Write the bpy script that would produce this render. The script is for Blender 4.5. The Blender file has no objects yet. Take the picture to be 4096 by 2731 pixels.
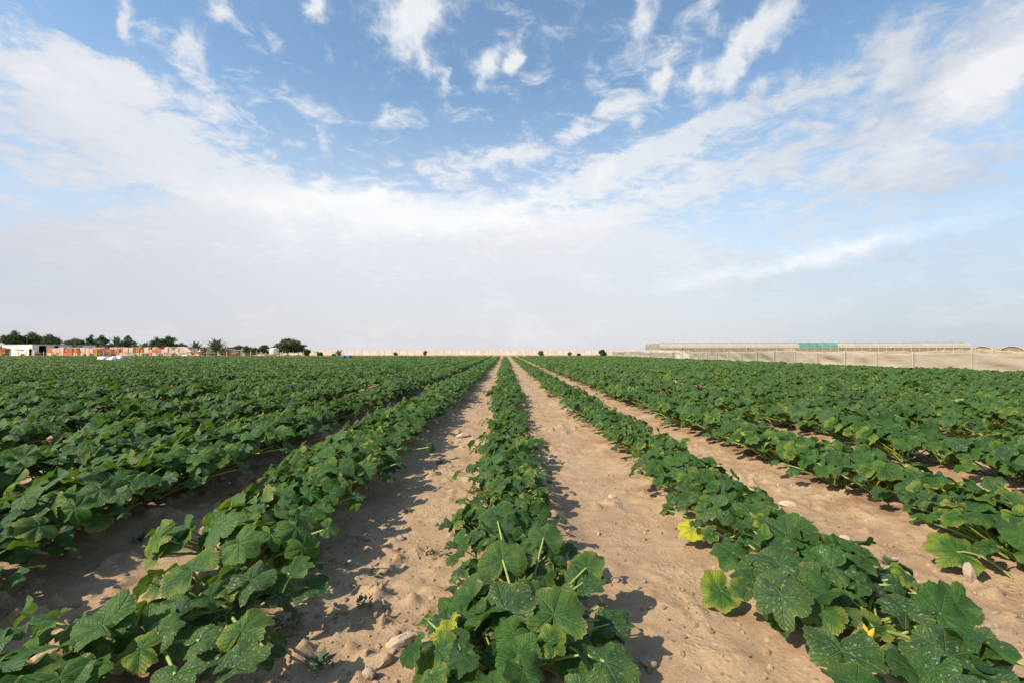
import bpy, bmesh, math, random
import numpy as np
from mathutils import Vector, Matrix

R = math.radians
PI = math.pi
rng = np.random.default_rng(11)
random.seed(5)
scn = bpy.context.scene

# ------------------------------------------------------------------ camera
cam_d = bpy.data.cameras.new("camera")
cam_d.lens = 16.0
cam_d.sensor_width = 36.0
cam_d.clip_start = 0.05
cam_d.clip_end = 20000
cam = bpy.data.objects.new("camera", cam_d)
scn.collection.objects.link(cam)
CAM = Vector((0.0, 0.0, 1.5))
PITCH, YAW = 1.243, -0.881
cam.location = CAM
cam.rotation_euler = (R(90 + PITCH), 0, R(YAW))
scn.camera = cam
FPX = 4096 * 16 / 36.0
CM = cam.rotation_euler.to_matrix()


def at(px, py, Y):
    """world point on the plane y=Y seen at photograph pixel px,py"""
    d = CM @ Vector(((px - 2048) / FPX, (1365.5 - py) / FPX, -1.0))
    return CAM + d * (Y / d.y)


def to_px(x, y, z):
    v = CM.transposed() @ (Vector((x, y, z)) - CAM)
    if v.z > -0.05:
        return None
    return 2048 + FPX * v.x / -v.z, 1365.5 - FPX * v.y / -v.z


def X(px, Y):
    return at(px, 1405, Y).x


def Z(px, py, Y):
    return at(px, py, Y).z


# ------------------------------------------------------------------ exposure, sun, sky
scn.view_settings.view_transform = 'Standard'
scn.view_settings.look = 'None'
scn.view_settings.exposure = 0.50
scn.view_settings.gamma = 1.0
scn.view_settings.use_curve_mapping = False
SUN_AZ = Vector((-0.86, -0.50))          # where the sun stands, seen from above
SUN_EL = 40.0
sd = Vector((SUN_AZ.x, SUN_AZ.y)).normalized()
sun_vec = Vector((sd.x * math.cos(R(SUN_EL)), sd.y * math.cos(R(SUN_EL)), math.sin(R(SUN_EL))))
sl = bpy.data.lights.new("sun", 'SUN')
sl.energy = 5.0
sl.angle = R(0.55)
sl.color = (1.0, 0.885, 0.69)
so = bpy.data.objects.new("sun", sl)
so.rotation_euler = sun_vec.to_track_quat('Z', 'Y').to_euler()
so.location = (0, 0, 50)
scn.collection.objects.link(so)

world = bpy.data.worlds.new("World")
scn.world = world
world.use_nodes = True
wt = world.node_tree
wt.nodes.clear()


class NT:
    """small helper for node trees"""

    def __init__(s, tree):
        s.t = tree

    def n(s, typ, **kw):
        nd = s.t.nodes.new(typ)
        for k, v in kw.items():
            setattr(nd, k, v)
        return nd

    def put(s, sock, v):
        if isinstance(v, bpy.types.NodeSocket):
            s.t.links.new(v, sock)
        elif v is not None:
            sock.default_value = v

    def m(s, op, a, b=None, c=None, clamp=False):
        nd = s.n('ShaderNodeMath', operation=op, use_clamp=clamp)
        s.put(nd.inputs[0], a)
        s.put(nd.inputs[1], b)
        s.put(nd.inputs[2], c)
        return nd.outputs[0]

    def mix(s, f, a, b, blend='MIX'):
        nd = s.n('ShaderNodeMix', data_type='RGBA', blend_type=blend)
        s.put(nd.inputs[0], f)
        for i, v in ((6, a), (7, b)):
            if isinstance(v, tuple) and len(v) == 3:
                v = v + (1.0,)
            s.put(nd.inputs[i], v)
        return nd.outputs[2]

    def noise(s, vec, scale, detail=4, rough=0.55, dist=0.0, dim='3D'):
        nd = s.n('ShaderNodeTexNoise', noise_dimensions=dim)
        s.put(nd.inputs['Vector'], vec)
        nd.inputs['Scale'].default_value = scale
        nd.inputs['Detail'].default_value = detail
        nd.inputs['Roughness'].default_value = rough
        nd.inputs['Distortion'].default_value = dist
        return nd.outputs[0]

    def ss(s, v, lo, hi, a=0.0, b=1.0):
        nd = s.n('ShaderNodeMapRange', interpolation_type='SMOOTHSTEP')
        s.put(nd.inputs[0], v)
        for i, q in ((1, lo), (2, hi), (3, a), (4, b)):
            s.put(nd.inputs[i], q)
        return nd.outputs[0]

    def vec(s, x, y, z=0.0):
        nd = s.n('ShaderNodeCombineXYZ')
        s.put(nd.inputs[0], x)
        s.put(nd.inputs[1], y)
        s.put(nd.inputs[2], z)
        return nd.outputs[0]

    def xyz(s, v):
        nd = s.n('ShaderNodeSeparateXYZ')
        s.put(nd.inputs[0], v)
        return nd.outputs


W = NT(wt)
sky = W.n('ShaderNodeTexSky', sky_type='NISHITA', sun_disc=False)
sky.sun_elevation = R(SUN_EL)
sky.sun_rotation = math.atan2(sd.x, sd.y)
sky.altitude = 0
sky.air_density = 1.0
sky.dust_density = 0.6
sky.ozone_density = 1.6
tc = W.n('ShaderNodeTexCoord')
dx, dy, dz = W.xyz(tc.outputs['Generated'])
AZ = W.m('ARCTAN2', dx, dy)
hor = W.m('SQRT', W.m('ADD', W.m('MULTIPLY', dx, dx), W.m('MULTIPLY', dy, dy)))
EL = W.m('ARCTAN2', dz, hor)
# cloud-layer coordinates (clouds lie on a high sheet, so they flatten towards the horizon)
den = W.m('ADD', W.m('MAXIMUM', dz, 0.0), 0.10)
P = W.vec(W.m('DIVIDE', dx, den), W.m('DIVIDE', dy, den))
# rotated and stretched copy for the wind-drawn streaks
rotn = W.n('ShaderNodeMapping')
rotn.inputs['Rotation'].default_value = (0, 0, R(28))
rotn.inputs['Scale'].default_value = (0.55, 1.5, 1)
W.put(rotn.inputs[0], P)
# jittered direction for the ragged outlines
J1 = W.noise(tc.outputs['Generated'], 9.0, 5, 0.6)
J2 = W.noise(W.vec(W.m('ADD', dx, 5.3), dy, dz), 9.0, 5, 0.6)
AZj = W.m('ADD', AZ, W.m('MULTIPLY', W.m('SUBTRACT', J1, 0.5), 0.13))
ELj = W.m('ADD', EL, W.m('MULTIPLY', W.m('SUBTRACT', J2, 0.5), 0.10))


def blob(cx, cy, rx, ry, rot=0.0, amp=1.0, soft=False):
    """a patch of cloud at the sky direction of photograph pixel cx,cy"""
    d = (CM @ Vector(((cx - 2048) / FPX, (1365.5 - cy) / FPX, -1.0))).normalized()
    az = math.atan2(d.x, d.y)
    el = math.asin(d.z)
    k = 1.0 / FPX * math.cos(az) ** 1.5 * math.cos(el)
    a = W.m('SUBTRACT', AZ if soft else AZj, az)
    e = W.m('SUBTRACT', EL if soft else ELj, el)
    c, s_ = math.cos(R(rot)), math.sin(R(rot))
    u = W.m('ADD', W.m('MULTIPLY', a, c / (rx * k)), W.m('MULTIPLY', e, s_ / (rx * k)))
    v = W.m('ADD', W.m('MULTIPLY', a, -s_ / (ry * k)), W.m('MULTIPLY', e, c / (ry * k)))
    q = W.m('ADD', W.m('MULTIPLY', u, u), W.m('MULTIPLY', v, v))
    g = W.m('EXPONENT', W.m('MULTIPLY', q, -1.0))
    return W.m('MULTIPLY', g, amp)


def total(lst):
    o = lst[0]
    for b in lst[1:]:
        o = W.m('ADD', o, b)
    return o


# soft sheets: left mass, right streak bands, right-hand mass
veil = total([
    blob(200, 260, 620, 190, -8, .62), blob(450, 430, 560, 150, -6, .62), blob(820, 360, 120, 150, 10, .3),
    blob(350, 610, 760, 150, -4, .85), blob(800, 720, 420, 120, -8, .55), blob(1050, 640, 240, 120, -8, .40),
    blob(1200, 760, 420, 70, -4, .35), blob(300, 1000, 700, 140, 0, .4), blob(60, 700, 300, 90, -4, .25),
    blob(2350, 510, 480, 60, 14, .66), blob(2900, 480, 420, 60, 8, .40), blob(2600, 600, 520, 60, 16, .50),
    blob(3000, 600, 420, 60, 10, .25), blob(1850, 700, 330, 60, 12, .46), blob(2350, 740, 620, 60, 14, .62),
    blob(3000, 690, 600, 60, 12, .50), blob(2600, 830, 800, 110, 10, .66), blob(3550, 600, 260, 160, 38, .66),
    blob(3450, 740, 480, 90, 12, .62), blob(3900, 680, 420, 70, 12, .6), blob(3700, 820, 420, 50, 6, .3),
    blob(1600, 460, 230, 80, 22, .48), blob(1560, 670, 230, 40, 5, .32), blob(2150, 60, 420, 120, 0, .28),
    blob(2750, 140, 420, 160, 50, .34), blob(3950, 60, 400, 120, 0, .6), blob(3350, 330, 330, 90, 25, .36),
    blob(2500, 200, 260, 90, 40, .22), blob(3100, 1120, 700, 90, 6, .5), blob(2050, 1000, 600, 60, 5, .45)])
nA = W.noise(rotn.outputs[0], 1.35, 9, 0.60, 0.35)
nS = W.noise(rotn.outputs[0], 4.5, 8, 0.66, 0.5)
nF = W.noise(P, 2.6, 8, 0.66, 0.3)
nG = W.noise(P, 8.5, 7, 0.62, 0.6)
calm = W.ss(EL, 0.02, 0.16, 0.0, 1.0)
nF = W.m('ADD', 0.5, W.m('MULTIPLY', W.m('SUBTRACT', nF, 0.5), calm))
nG = W.m('ADD', 0.5, W.m('MULTIPLY', W.m('SUBTRACT', nG, 0.5), calm))
va = W.m('ADD', veil, W.m('MULTIPLY', W.m('SUBTRACT', nA, 0.5), 1.0))
va = W.m('ADD', va, W.m('MULTIPLY', W.m('SUBTRACT', nS, 0.5), 0.95))
va = W.m('ADD', va, W.m('MULTIPLY', W.m('SUBTRACT', nG, 0.5), 2.1))
nL = W.noise(W.vec(W.m('ADD', AZ, W.m('MULTIPLY', EL, .3)), W.m('MULTIPLY', EL, 1.9), 2.7), 7.5, 9, 0.62, 0.35)
va = W.m('ADD', va, W.m('MULTIPLY', W.m('SUBTRACT', nL, 0.5), W.m('ADD', W.ss(AZ, -.62, -.22, 3.2, .7), W.ss(AZ, .1, .6, 0, 1.0))))
MA = W.ss(va, 0.12, .92, 0.02, 0.86)
# puffs
puff = total([
    blob(505, 95, 48, 85, 10, 1.1), blob(870, 20, 62, 60, -20, 1.0), blob(1255, 30, 42, 58, 0, 1.0),
    blob(765, 215, 42, 110, 5, .95), blob(1610, 110, 105, 120, 30, 1.0), blob(1690, 30, 150, 60, 0, .8),
    blob(1700, 262, 34, 58, 30, .75), blob(1780, 345, 30, 66, 20, .85), blob(1960, 290, 48, 95, -30, .95),
    blob(2065, 240, 38, 62, 10, 1.1), blob(2575, 60, 60, 90, -10, .8), blob(2670, 265, 50, 62, -20, 1.0),
    blob(2815, 300, 42, 66, -10, 1.0), blob(2950, 200, 50, 190, -38, 1.05), blob(3120, 50, 150, 85, 25, .9),
    blob(3025, 345, 65, 70, -40, .85), blob(3180, 320, 55, 55, -40, .8), blob(2860, 60, 60, 100, 0, .6),
    blob(3540, 160, 85, 100, 10, .75), blob(3570, 280, 110, 80, 10, .95), blob(3480, 440, 120, 80, 35, .7),
    blob(3990, 250, 260, 210, 35, 1.6), blob(3800, 430, 200, 160, 40, .55), blob(2420, 690, 40, 62, -35, .6),
    blob(3300, 360, 120, 60, 30, .5), blob(950, 545, 36, 36, 0, .5), blob(1315, 560, 26, 50, 0, .45),
    blob(3420, 960, 90, 35, 10, .3), blob(690, 640, 120, 50, -5, .35), blob(700, 395, 180, 40, -5, .5),
    blob(1310, 810, 75, 34, 0, .9), blob(1430, 800, 60, 30, 0, .9), blob(1510, 795, 60, 36, 0, 1.0), blob(1610, 800, 50, 24, 0, .8), blob(1000, 800, 160, 40, 0, .6), blob(140, 310, 190, 60, -8, .55), blob(3380, 1010, 240, 36, 8, .35), blob(3280, 1045, 520, 40, 6, .30)])
nB = W.noise(W.vec(AZ, W.m('MULTIPLY', EL, 1.15), 0.3), 22.0, 8, 0.64, 0.25)
pb = W.m('ADD', puff, W.m('MULTIPLY', W.m('SUBTRACT', nB, 0.5), 1.7))
MB_ = W.ss(pb, 0.05, 1.05, 0.0, 0.90)
# the bright bank and the milky air under it
bankedge = W.m('ADD', EL, W.m('MULTIPLY', W.m('SUBTRACT', nF, 0.5), 0.10))
bankedge = W.m('ADD', bankedge, W.m('MULTIPLY', W.m('SUBTRACT', nB, 0.5), 0.035))
# the edge sinks away from the left of the photograph's middle
q_ = W.m('ADD', AZ, 0.25)
sink = W.m('MULTIPLY', W.m('MULTIPLY', q_, q_), W.ss(q_, -.05, .05, .40, .20))
bankedge = W.m('ADD', bankedge, sink)
MC = W.ss(bankedge, 0.295, 0.37, 0.92, 0.0)
rightclear = W.ss(AZ, 0.10, 0.70, 0.0, 0.12)
MC = W.m('MULTIPLY', MC, W.m('SUBTRACT', 1.0, W.m('MULTIPLY', rightclear, W.ss(EL, 0.03, 0.16, 0.1, 1.0))))
low = W.ss(EL, -0.02, 0.56, 0.95, 0.02)
MC = W.m('MAXIMUM', MC, low)
mask = W.m('SUBTRACT', 1.0, W.m('MULTIPLY', W.m('MULTIPLY', W.m('SUBTRACT', 1.0, MA), W.m('SUBTRACT', 1.0, MB_)),
                                 W.m('SUBTRACT', 1.0, MC)))
# cloud colour: sun-white tops, lavender-grey undersides and haze
CW = (0.70, 0.70, 0.70)
bright = total([blob(1550, 830, 480, 75, 0, 1.3), blob(350, 350, 560, 260, -5, .6), blob(3600, 650, 500, 160, 10, .4), blob(4000, 300, 200, 160, 0, .5), blob(2050, 860, 500, 90, 5, .6), blob(3250, 1030, 560, 50, 7, .75),
                blob(1050, 850, 450, 120, 0, .4)])
bright = W.m('ADD', bright, W.m('MULTIPLY', MB_, W.ss(nF, .35, .7, .15, .75)))
bright = W.m('ADD', bright, W.m('ADD', W.m('MULTIPLY', W.m('SUBTRACT', nL, 0.5), 1.3), W.m('MULTIPLY', W.m('SUBTRACT', nG, 0.5), 0.8)), clamp=True)
hz = W.ss(EL, 0.0, 0.33, 0.0, 1.0)
cg = W.mix(hz, (0.510, 0.500, 0.528), (0.60, 0.615, 0.64))
cg = W.mix(W.ss(AZ, .2, .85, 0, .75), cg, (0.41, 0.45, 0.50))
cg = W.mix(W.ss(AZ, -.9, -.5, .4, 0), cg, (0.45, 0.475, 0.52))
ccol = W.mix(bright, cg, CW)
edgeaz = W.ss(W.m('ABSOLUTE', W.m('SUBTRACT', AZ, 0.05)), 0.30, 0.85, 1.0, 0.90)
ccol = W.mix(1.0, ccol, W.vec(edgeaz, edgeaz, W.m('ADD', W.m('MULTIPLY', edgeaz, .7), .3)), 'MULTIPLY')
SKY_S = 0.150
skyc = W.mix(1.0, sky.outputs[0], (SKY_S * 0.86, SKY_S * 1.00, SKY_S * 0.98), 'MULTIPLY')
fin = W.mix(mask, skyc, ccol)
below = W.ss(EL, -0.06, -0.01, 0.0, 1.0)
fin = W.mix(below, (0.30, 0.25, 0.20), fin)
bg = W.n('ShaderNodeBackground')
W.put(bg.inputs[0], fin)
bg.inputs[1].default_value = 1.0
wo = W.n('ShaderNodeOutputWorld')
wt.links.new(bg.outputs[0], wo.inputs[0])
world.cycles.sampling_method = 'MANUAL'
world.cycles.sample_map_resolution = 512

# ------------------------------------------------------------------ small tools
C = scn.collection


def mat(name, col=(.5, .5, .5), rough=.8, vary=None, scale=5.0, bump=0.0, bscale=30.0, spec=0.3, trans=None, detail=5):
    """plain surface with procedural colour variation and bump"""
    m = bpy.data.materials.new(name)
    m.use_nodes = True
    t = m.node_tree
    t.nodes.clear()
    N = NT(t)
    co = N.n('ShaderNodeTexCoord').outputs['Object']
    out = N.n('ShaderNodeOutputMaterial')
    b = N.n('ShaderNodeBsdfPrincipled')
    b.inputs['Roughness'].default_value = rough
    b.inputs['Specular IOR Level'].default_value = spec
    c = col + (1.0,)
    if vary:
        f = N.ss(N.noise(co, scale, detail, .6), .3, .7)
        oi = N.n('ShaderNodeObjectInfo')
        f = N.m('ADD', f, N.m('MULTIPLY', N.m('SUBTRACT', oi.outputs['Random'], .5), .5), clamp=True)
        c = N.mix(f, col, vary)
    N.put(b.inputs['Base Color'], c)
    if bump:
        bn = N.n('ShaderNodeBump')
        bn.inputs['Strength'].default_value = bump
        bn.inputs['Distance'].default_value = 0.02
        N.put(bn.inputs['Height'], N.noise(co, bscale, 6, .65))
        N.put(b.inputs['Normal'], bn.outputs[0])
    surf = b.outputs[0]
    if trans:
        tr = N.n('ShaderNodeBsdfTranslucent')
        N.put(tr.inputs[0], c)
        mx = N.n('ShaderNodeMixShader')
        mx.inputs[0].default_value = trans
        t.links.new(surf, mx.inputs[1])
        t.links.new(tr.outputs[0], mx.inputs[2])
        surf = mx.outputs[0]
    t.links.new(surf, out.inputs[0])
    return m


def tag(o, label=None, cat=None, group=None, kind=None):
    if label:
        o['label'] = label
    if cat:
        o['category'] = cat
    if group:
        o['group'] = group
    if kind:
        o['kind'] = kind
    return o


def empty(name, loc=(0, 0, 0), rz=0.0):
    o = bpy.data.objects.new(name, None)
    o.location = loc
    o.rotation_euler = (0, 0, rz)
    o.empty_display_size = .1
    C.objects.link(o)
    return o


class MB:
    """collects shapes into one mesh"""

    def __init__(s):
        s.v, s.f = [], []

    def add(s, vs, fs):
        o = len(s.v)
        s.v.extend([tuple(p) for p in vs])
        s.f.extend([tuple(i + o for i in f) for f in fs])
        return s

    def box(s, x0, x1, y0, y1, z0, z1, jit=0.0):
        p = [(x, y, z) for x in (x0, x1) for y in (y0, y1) for z in (z0, z1)]
        if jit:
            p = [(a + random.uniform(-jit, jit), b + random.uniform(-jit, jit), c + random.uniform(-jit, jit)) for a, b, c in p]
        return s.add(p, [(0, 1, 3, 2), (4, 6, 7, 5), (0, 4, 5, 1), (2, 3, 7, 6), (0, 2, 6, 4), (1, 5, 7, 3)])

    def bar(s, a, b, w, h=None):
        """square bar from a to b"""
        return s.tube([a, b], [w * .7] * 2, 4)

    def tube(s, pts, rad, n=6, cap=True):
        pts = [Vector(p) for p in pts]
        vs, fs = [], []
        for i, p in enumerate(pts):
            d = (pts[min(i + 1, len(pts) - 1)] - pts[max(i - 1, 0)]).normalized()
            u = d.cross(Vector((0, 0, 1)))
            if u.length < .05:
                u = d.cross(Vector((1, 0, 0)))
            u.normalize()
            w = d.cross(u)
            for k in range(n):
                a = 2 * PI * k / n + PI / 4
                vs.append(p + (u * math.cos(a) + w * math.sin(a)) * rad[i])
        for i in range(len(pts) - 1):
            for k in range(n):
                k2 = (k + 1) % n
                fs.append((i * n + k, i * n + k2, (i + 1) * n + k2, (i + 1) * n + k))
        if cap:
            fs.append(tuple(range(n))[::-1])
            fs.append(tuple((len(pts) - 1) * n + k for k in range(n)))
        return s.add(vs, fs)

    def build(s, name, m, parent=None, smooth=False, loc=None):
        me = bpy.data.meshes.new(name)
        me.from_pydata(s.v, [], s.f)
        me.materials.append(m)
        if smooth:
            me.shade_smooth()
        me.update()
        o = bpy.data.objects.new(name, me)
        C.objects.link(o)
        if parent:
            o.parent = parent
        if loc:
            o.location = loc
        return o


def copy_tree(o, parent=None):
    c = o.copy()
    C.objects.link(c)
    c.parent = parent
    for ch in list(o.children):
        copy_tree(ch, c)
    return c


ORD = ("first second third fourth fifth sixth seventh eighth ninth tenth eleventh twelfth thirteenth fourteenth fifteenth sixteenth "
       "seventeenth eighteenth nineteenth twentieth").split()
TENS = {20: 'twenty', 30: 'thirty', 40: 'forty', 50: 'fifty', 60: 'sixty'}


def ordn(i):  # 1-based
    if i <= 20:
        return ORD[i - 1]
    t, u = i // 10 * 10, i % 10
    return TENS[t] + '-' + ORD[u - 1] if u else TENS[t][:-1] + 'ieth'


# value noise in numpy for the terrain
_tab = rng.random((256, 256))


def vnoise(x, y):
    xi, yi = np.floor(x).astype(int), np.floor(y).astype(int)
    fx, fy = x - xi, y - yi
    fx = fx * fx * (3 - 2 * fx)
    fy = fy * fy * (3 - 2 * fy)
    a = _tab[xi & 255, yi & 255]
    b = _tab[(xi + 1) & 255, yi & 255]
    c = _tab[xi & 255, (yi + 1) & 255]
    d = _tab[(xi + 1) & 255, (yi + 1) & 255]
    return (a * (1 - fx) + b * fx) * (1 - fy) + (c * (1 - fx) + d * fx) * fy


def fbm(x, y, o=4):
    s, a, t = 0, 1, 0
    for i in range(o):
        s = s + a * (vnoise(x * 2 ** i + 17 * i, y * 2 ** i + 31 * i) - .5)
        t += a
        a *= .55
    return s / t


# ------------------------------------------------------------------ rows
FIELD_END = 113.0


def row_x(k, y=50.0):
    x = (0.03 + 1.79 * k if k < 2 else -.12 + 1.86 * k) if k >= 0 else (-1.76 if k == -1 else -.06 + 1.69 * k)
    nr = max(0.0, 1 - y / 6.5)
    x += .16 * nr if k == -1 else (.42 * nr if k < -1 else 0)
    if k == 1:
        x -= .16 * max(0.0, 1 - y / 5.0)
    return x + (.05 * math.sin(y * .9 + k * 2.1) + .03 * math.sin(y * 2.3 + k)) * min(1, y / 8)


ROWS = [k for k in range(-86, 15)]
ROWX = np.array([row_x(k) for k in ROWS])


def row_dist(x):
    """distance to the nearest row line"""
    i = np.clip(np.searchsorted(ROWX, x), 1, len(ROWX) - 1)
    return np.minimum(np.abs(x - ROWX[i - 1]), np.abs(x - ROWX[i]))


def ground_z(x, y):
    x = np.asarray(x, float)
    y = np.asarray(y, float)
    d = row_dist(x + .10 * fbm(x * .5, y * .8, 2))
    bed = np.clip(1 - d / .62, 0, 1)
    bed = bed * bed * (3 - 2 * bed)
    near = np.clip((40 - np.abs(y)) / 30, 0, 1)
    field = ((y < FIELD_END) & (x > -140) & (x < 27)) * 1.0
    z = field * (bed * .085 + .05 * fbm(x * 1.1, y * 1.1, 3) * near)
    z = z + near * (.040 * fbm(x * 2.6, y * 2.6, 3) + .022 * fbm(x * 6, y * 6, 3) + .011 * fbm(x * 21, y * 21, 3))
    cl = np.clip(fbm(x * 9 + 3, y * 9, 2) - .10, 0, 1) * np.clip(fbm(x * .9 + 40, y * .9, 2) + .25 + .25 * np.clip((-1.2 - x) / .8, 0, 1), 0, 1)
    return z + near * cl * (.42 + .35 * np.clip((-1.2 - x) / .8, 0, 1))


def steps(lo, hi, fine_lo, fine_hi, h, g):
    a = list(np.arange(fine_lo, fine_hi, h))
    s, p = h, a[-1]
    while p < hi:
        s *= g
        p += s
        a.append(min(p, hi))
    s, p = h, fine_lo
    b = []
    while p > lo:
        s *= g
        p -= s
        b.append(max(p, lo))
    return np.array(b[::-1] + a)


gx = steps(-3000, 3000, -4.2, 5.6, .024, 1.035)
gy = steps(-400, 6000, 1.2, 6.5, .024, 1.022)
GX, GY = np.meshgrid(gx, gy)
GZ = ground_z(GX, GY)
nx, ny = len(gx), len(gy)
gv = np.stack([GX.ravel(), GY.ravel(), GZ.ravel()], 1).astype(np.float32)
ii = (np.arange(ny - 1)[:, None] * nx + np.arange(nx - 1)[None, :]).ravel()
gf = np.stack([ii, ii + 1, ii + nx + 1, ii + nx], 1).astype(np.int32)


def np_mesh(name, v, f, m, smooth=True):
    """f: (n,k) index array"""
    me = bpy.data.meshes.new(name)
    k = f.shape[1]
    me.vertices.add(len(v))
    me.vertices.foreach_set('co', v.astype(np.float32).ravel())
    me.loops.add(f.size)
    me.loops.foreach_set('vertex_index', f.ravel().astype(np.int32))
    me.polygons.add(len(f))
    me.polygons.foreach_set('loop_start', (np.arange(len(f)) * k).astype(np.int32))
    me.update(calc_edges=True)
    me.materials.append(m)
    if smooth:
        me.shade_smooth()
    return me


# soil
def soil_material():
    m = bpy.data.materials.new("soil")
    m.use_nodes = True
    t = m.node_tree
    t.nodes.clear()
    N = NT(t)
    co = N.n('ShaderNodeNewGeometry').outputs['Position']
    out = N.n('ShaderNodeOutputMaterial')
    b = N.n('ShaderNodeBsdfPrincipled')
    b.inputs['Roughness'].default_value = .95
    b.inputs['Specular IOR Level'].default_value = .15
    big = N.noise(co, .9, 5, .6)
    med = N.noise(co, 7, 6, .62)
    fine = N.noise(co, 60, 6, .7)
    c = N.mix(N.ss(big, .35, .66), (.345, .226, .134), (.435, .306, .190))
    c = N.mix(N.ss(med, .42, .70, 0, .65), c, (.50, .365, .23))
    c = N.mix(N.ss(fine, .35, .75, .45, 0), c, (.24, .155, .098))
    # moist, browner earth along the drip lines under the plants
    at_ = N.n('ShaderNodeAttribute')
    at_.attribute_name = 'bed'
    wet = N.m('MULTIPLY', at_.outputs['Fac'], N.ss(N.noise(co, 1.9, 4, .6), .42, .60))
    c = N.mix(N.m('MULTIPLY', wet, .75), c, (.20, .112, .062))
    # pale grit
    vo = N.n('ShaderNodeTexVoronoi')
    vo.inputs['Scale'].default_value = 42
    N.put(vo.inputs['Vector'], co)
    gr = N.m('MULTIPLY', N.ss(vo.outputs['Distance'], .10, .20, 1, 0), N.ss(N.noise(co, 3.1, 3), .45, .6))
    c = N.mix(N.m('MULTIPLY', gr, .5), c, (.60, .48, .36))
    N.put(b.inputs['Base Color'], c)
    v2 = N.n('ShaderNodeTexVoronoi')
    v2.inputs['Scale'].default_value = 26
    N.put(v2.inputs['Vector'], co)
    h = N.m('ADD', N.m('MULTIPLY', med, .5), N.m('MULTIPLY', fine, .40))
    h = N.m('ADD', h, N.m('MULTIPLY', N.ss(v2.outputs['Distance'], 0, .5, 1, 0), N.ss(N.noise(co, 2.3, 3), .42, .62, 0, .35)))
    h = N.m('ADD', h, N.m('MULTIPLY', gr, .12))
    bn = N.n('ShaderNodeBump')
    bn.inputs['Strength'].default_value = .75
    bn.inputs['Distance'].default_value = .028
    N.put(bn.inputs['Height'], h)
    N.put(b.inputs['Normal'], bn.outputs[0])
    t.links.new(b.outputs[0], out.inputs[0])
    return m


SOIL = soil_material()
gm = np_mesh("ground", gv, gf, SOIL)
bed = np.clip(1.3 - row_dist(gv[:, 0]) / .55, 0, 1) * ((gv[:, 1] < FIELD_END) & (gv[:, 0] < 27))
ba = gm.attributes.new('bed', 'FLOAT', 'POINT')
ba.data.foreach_set('value', bed.astype(np.float32))
ground = bpy.data.objects.new("ground", gm)
C.objects.link(ground)
tag(ground, 'dry sandy brown field soil with furrows between the plant rows', kind='structure')

# ------------------------------------------------------------------ leaf material


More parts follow.
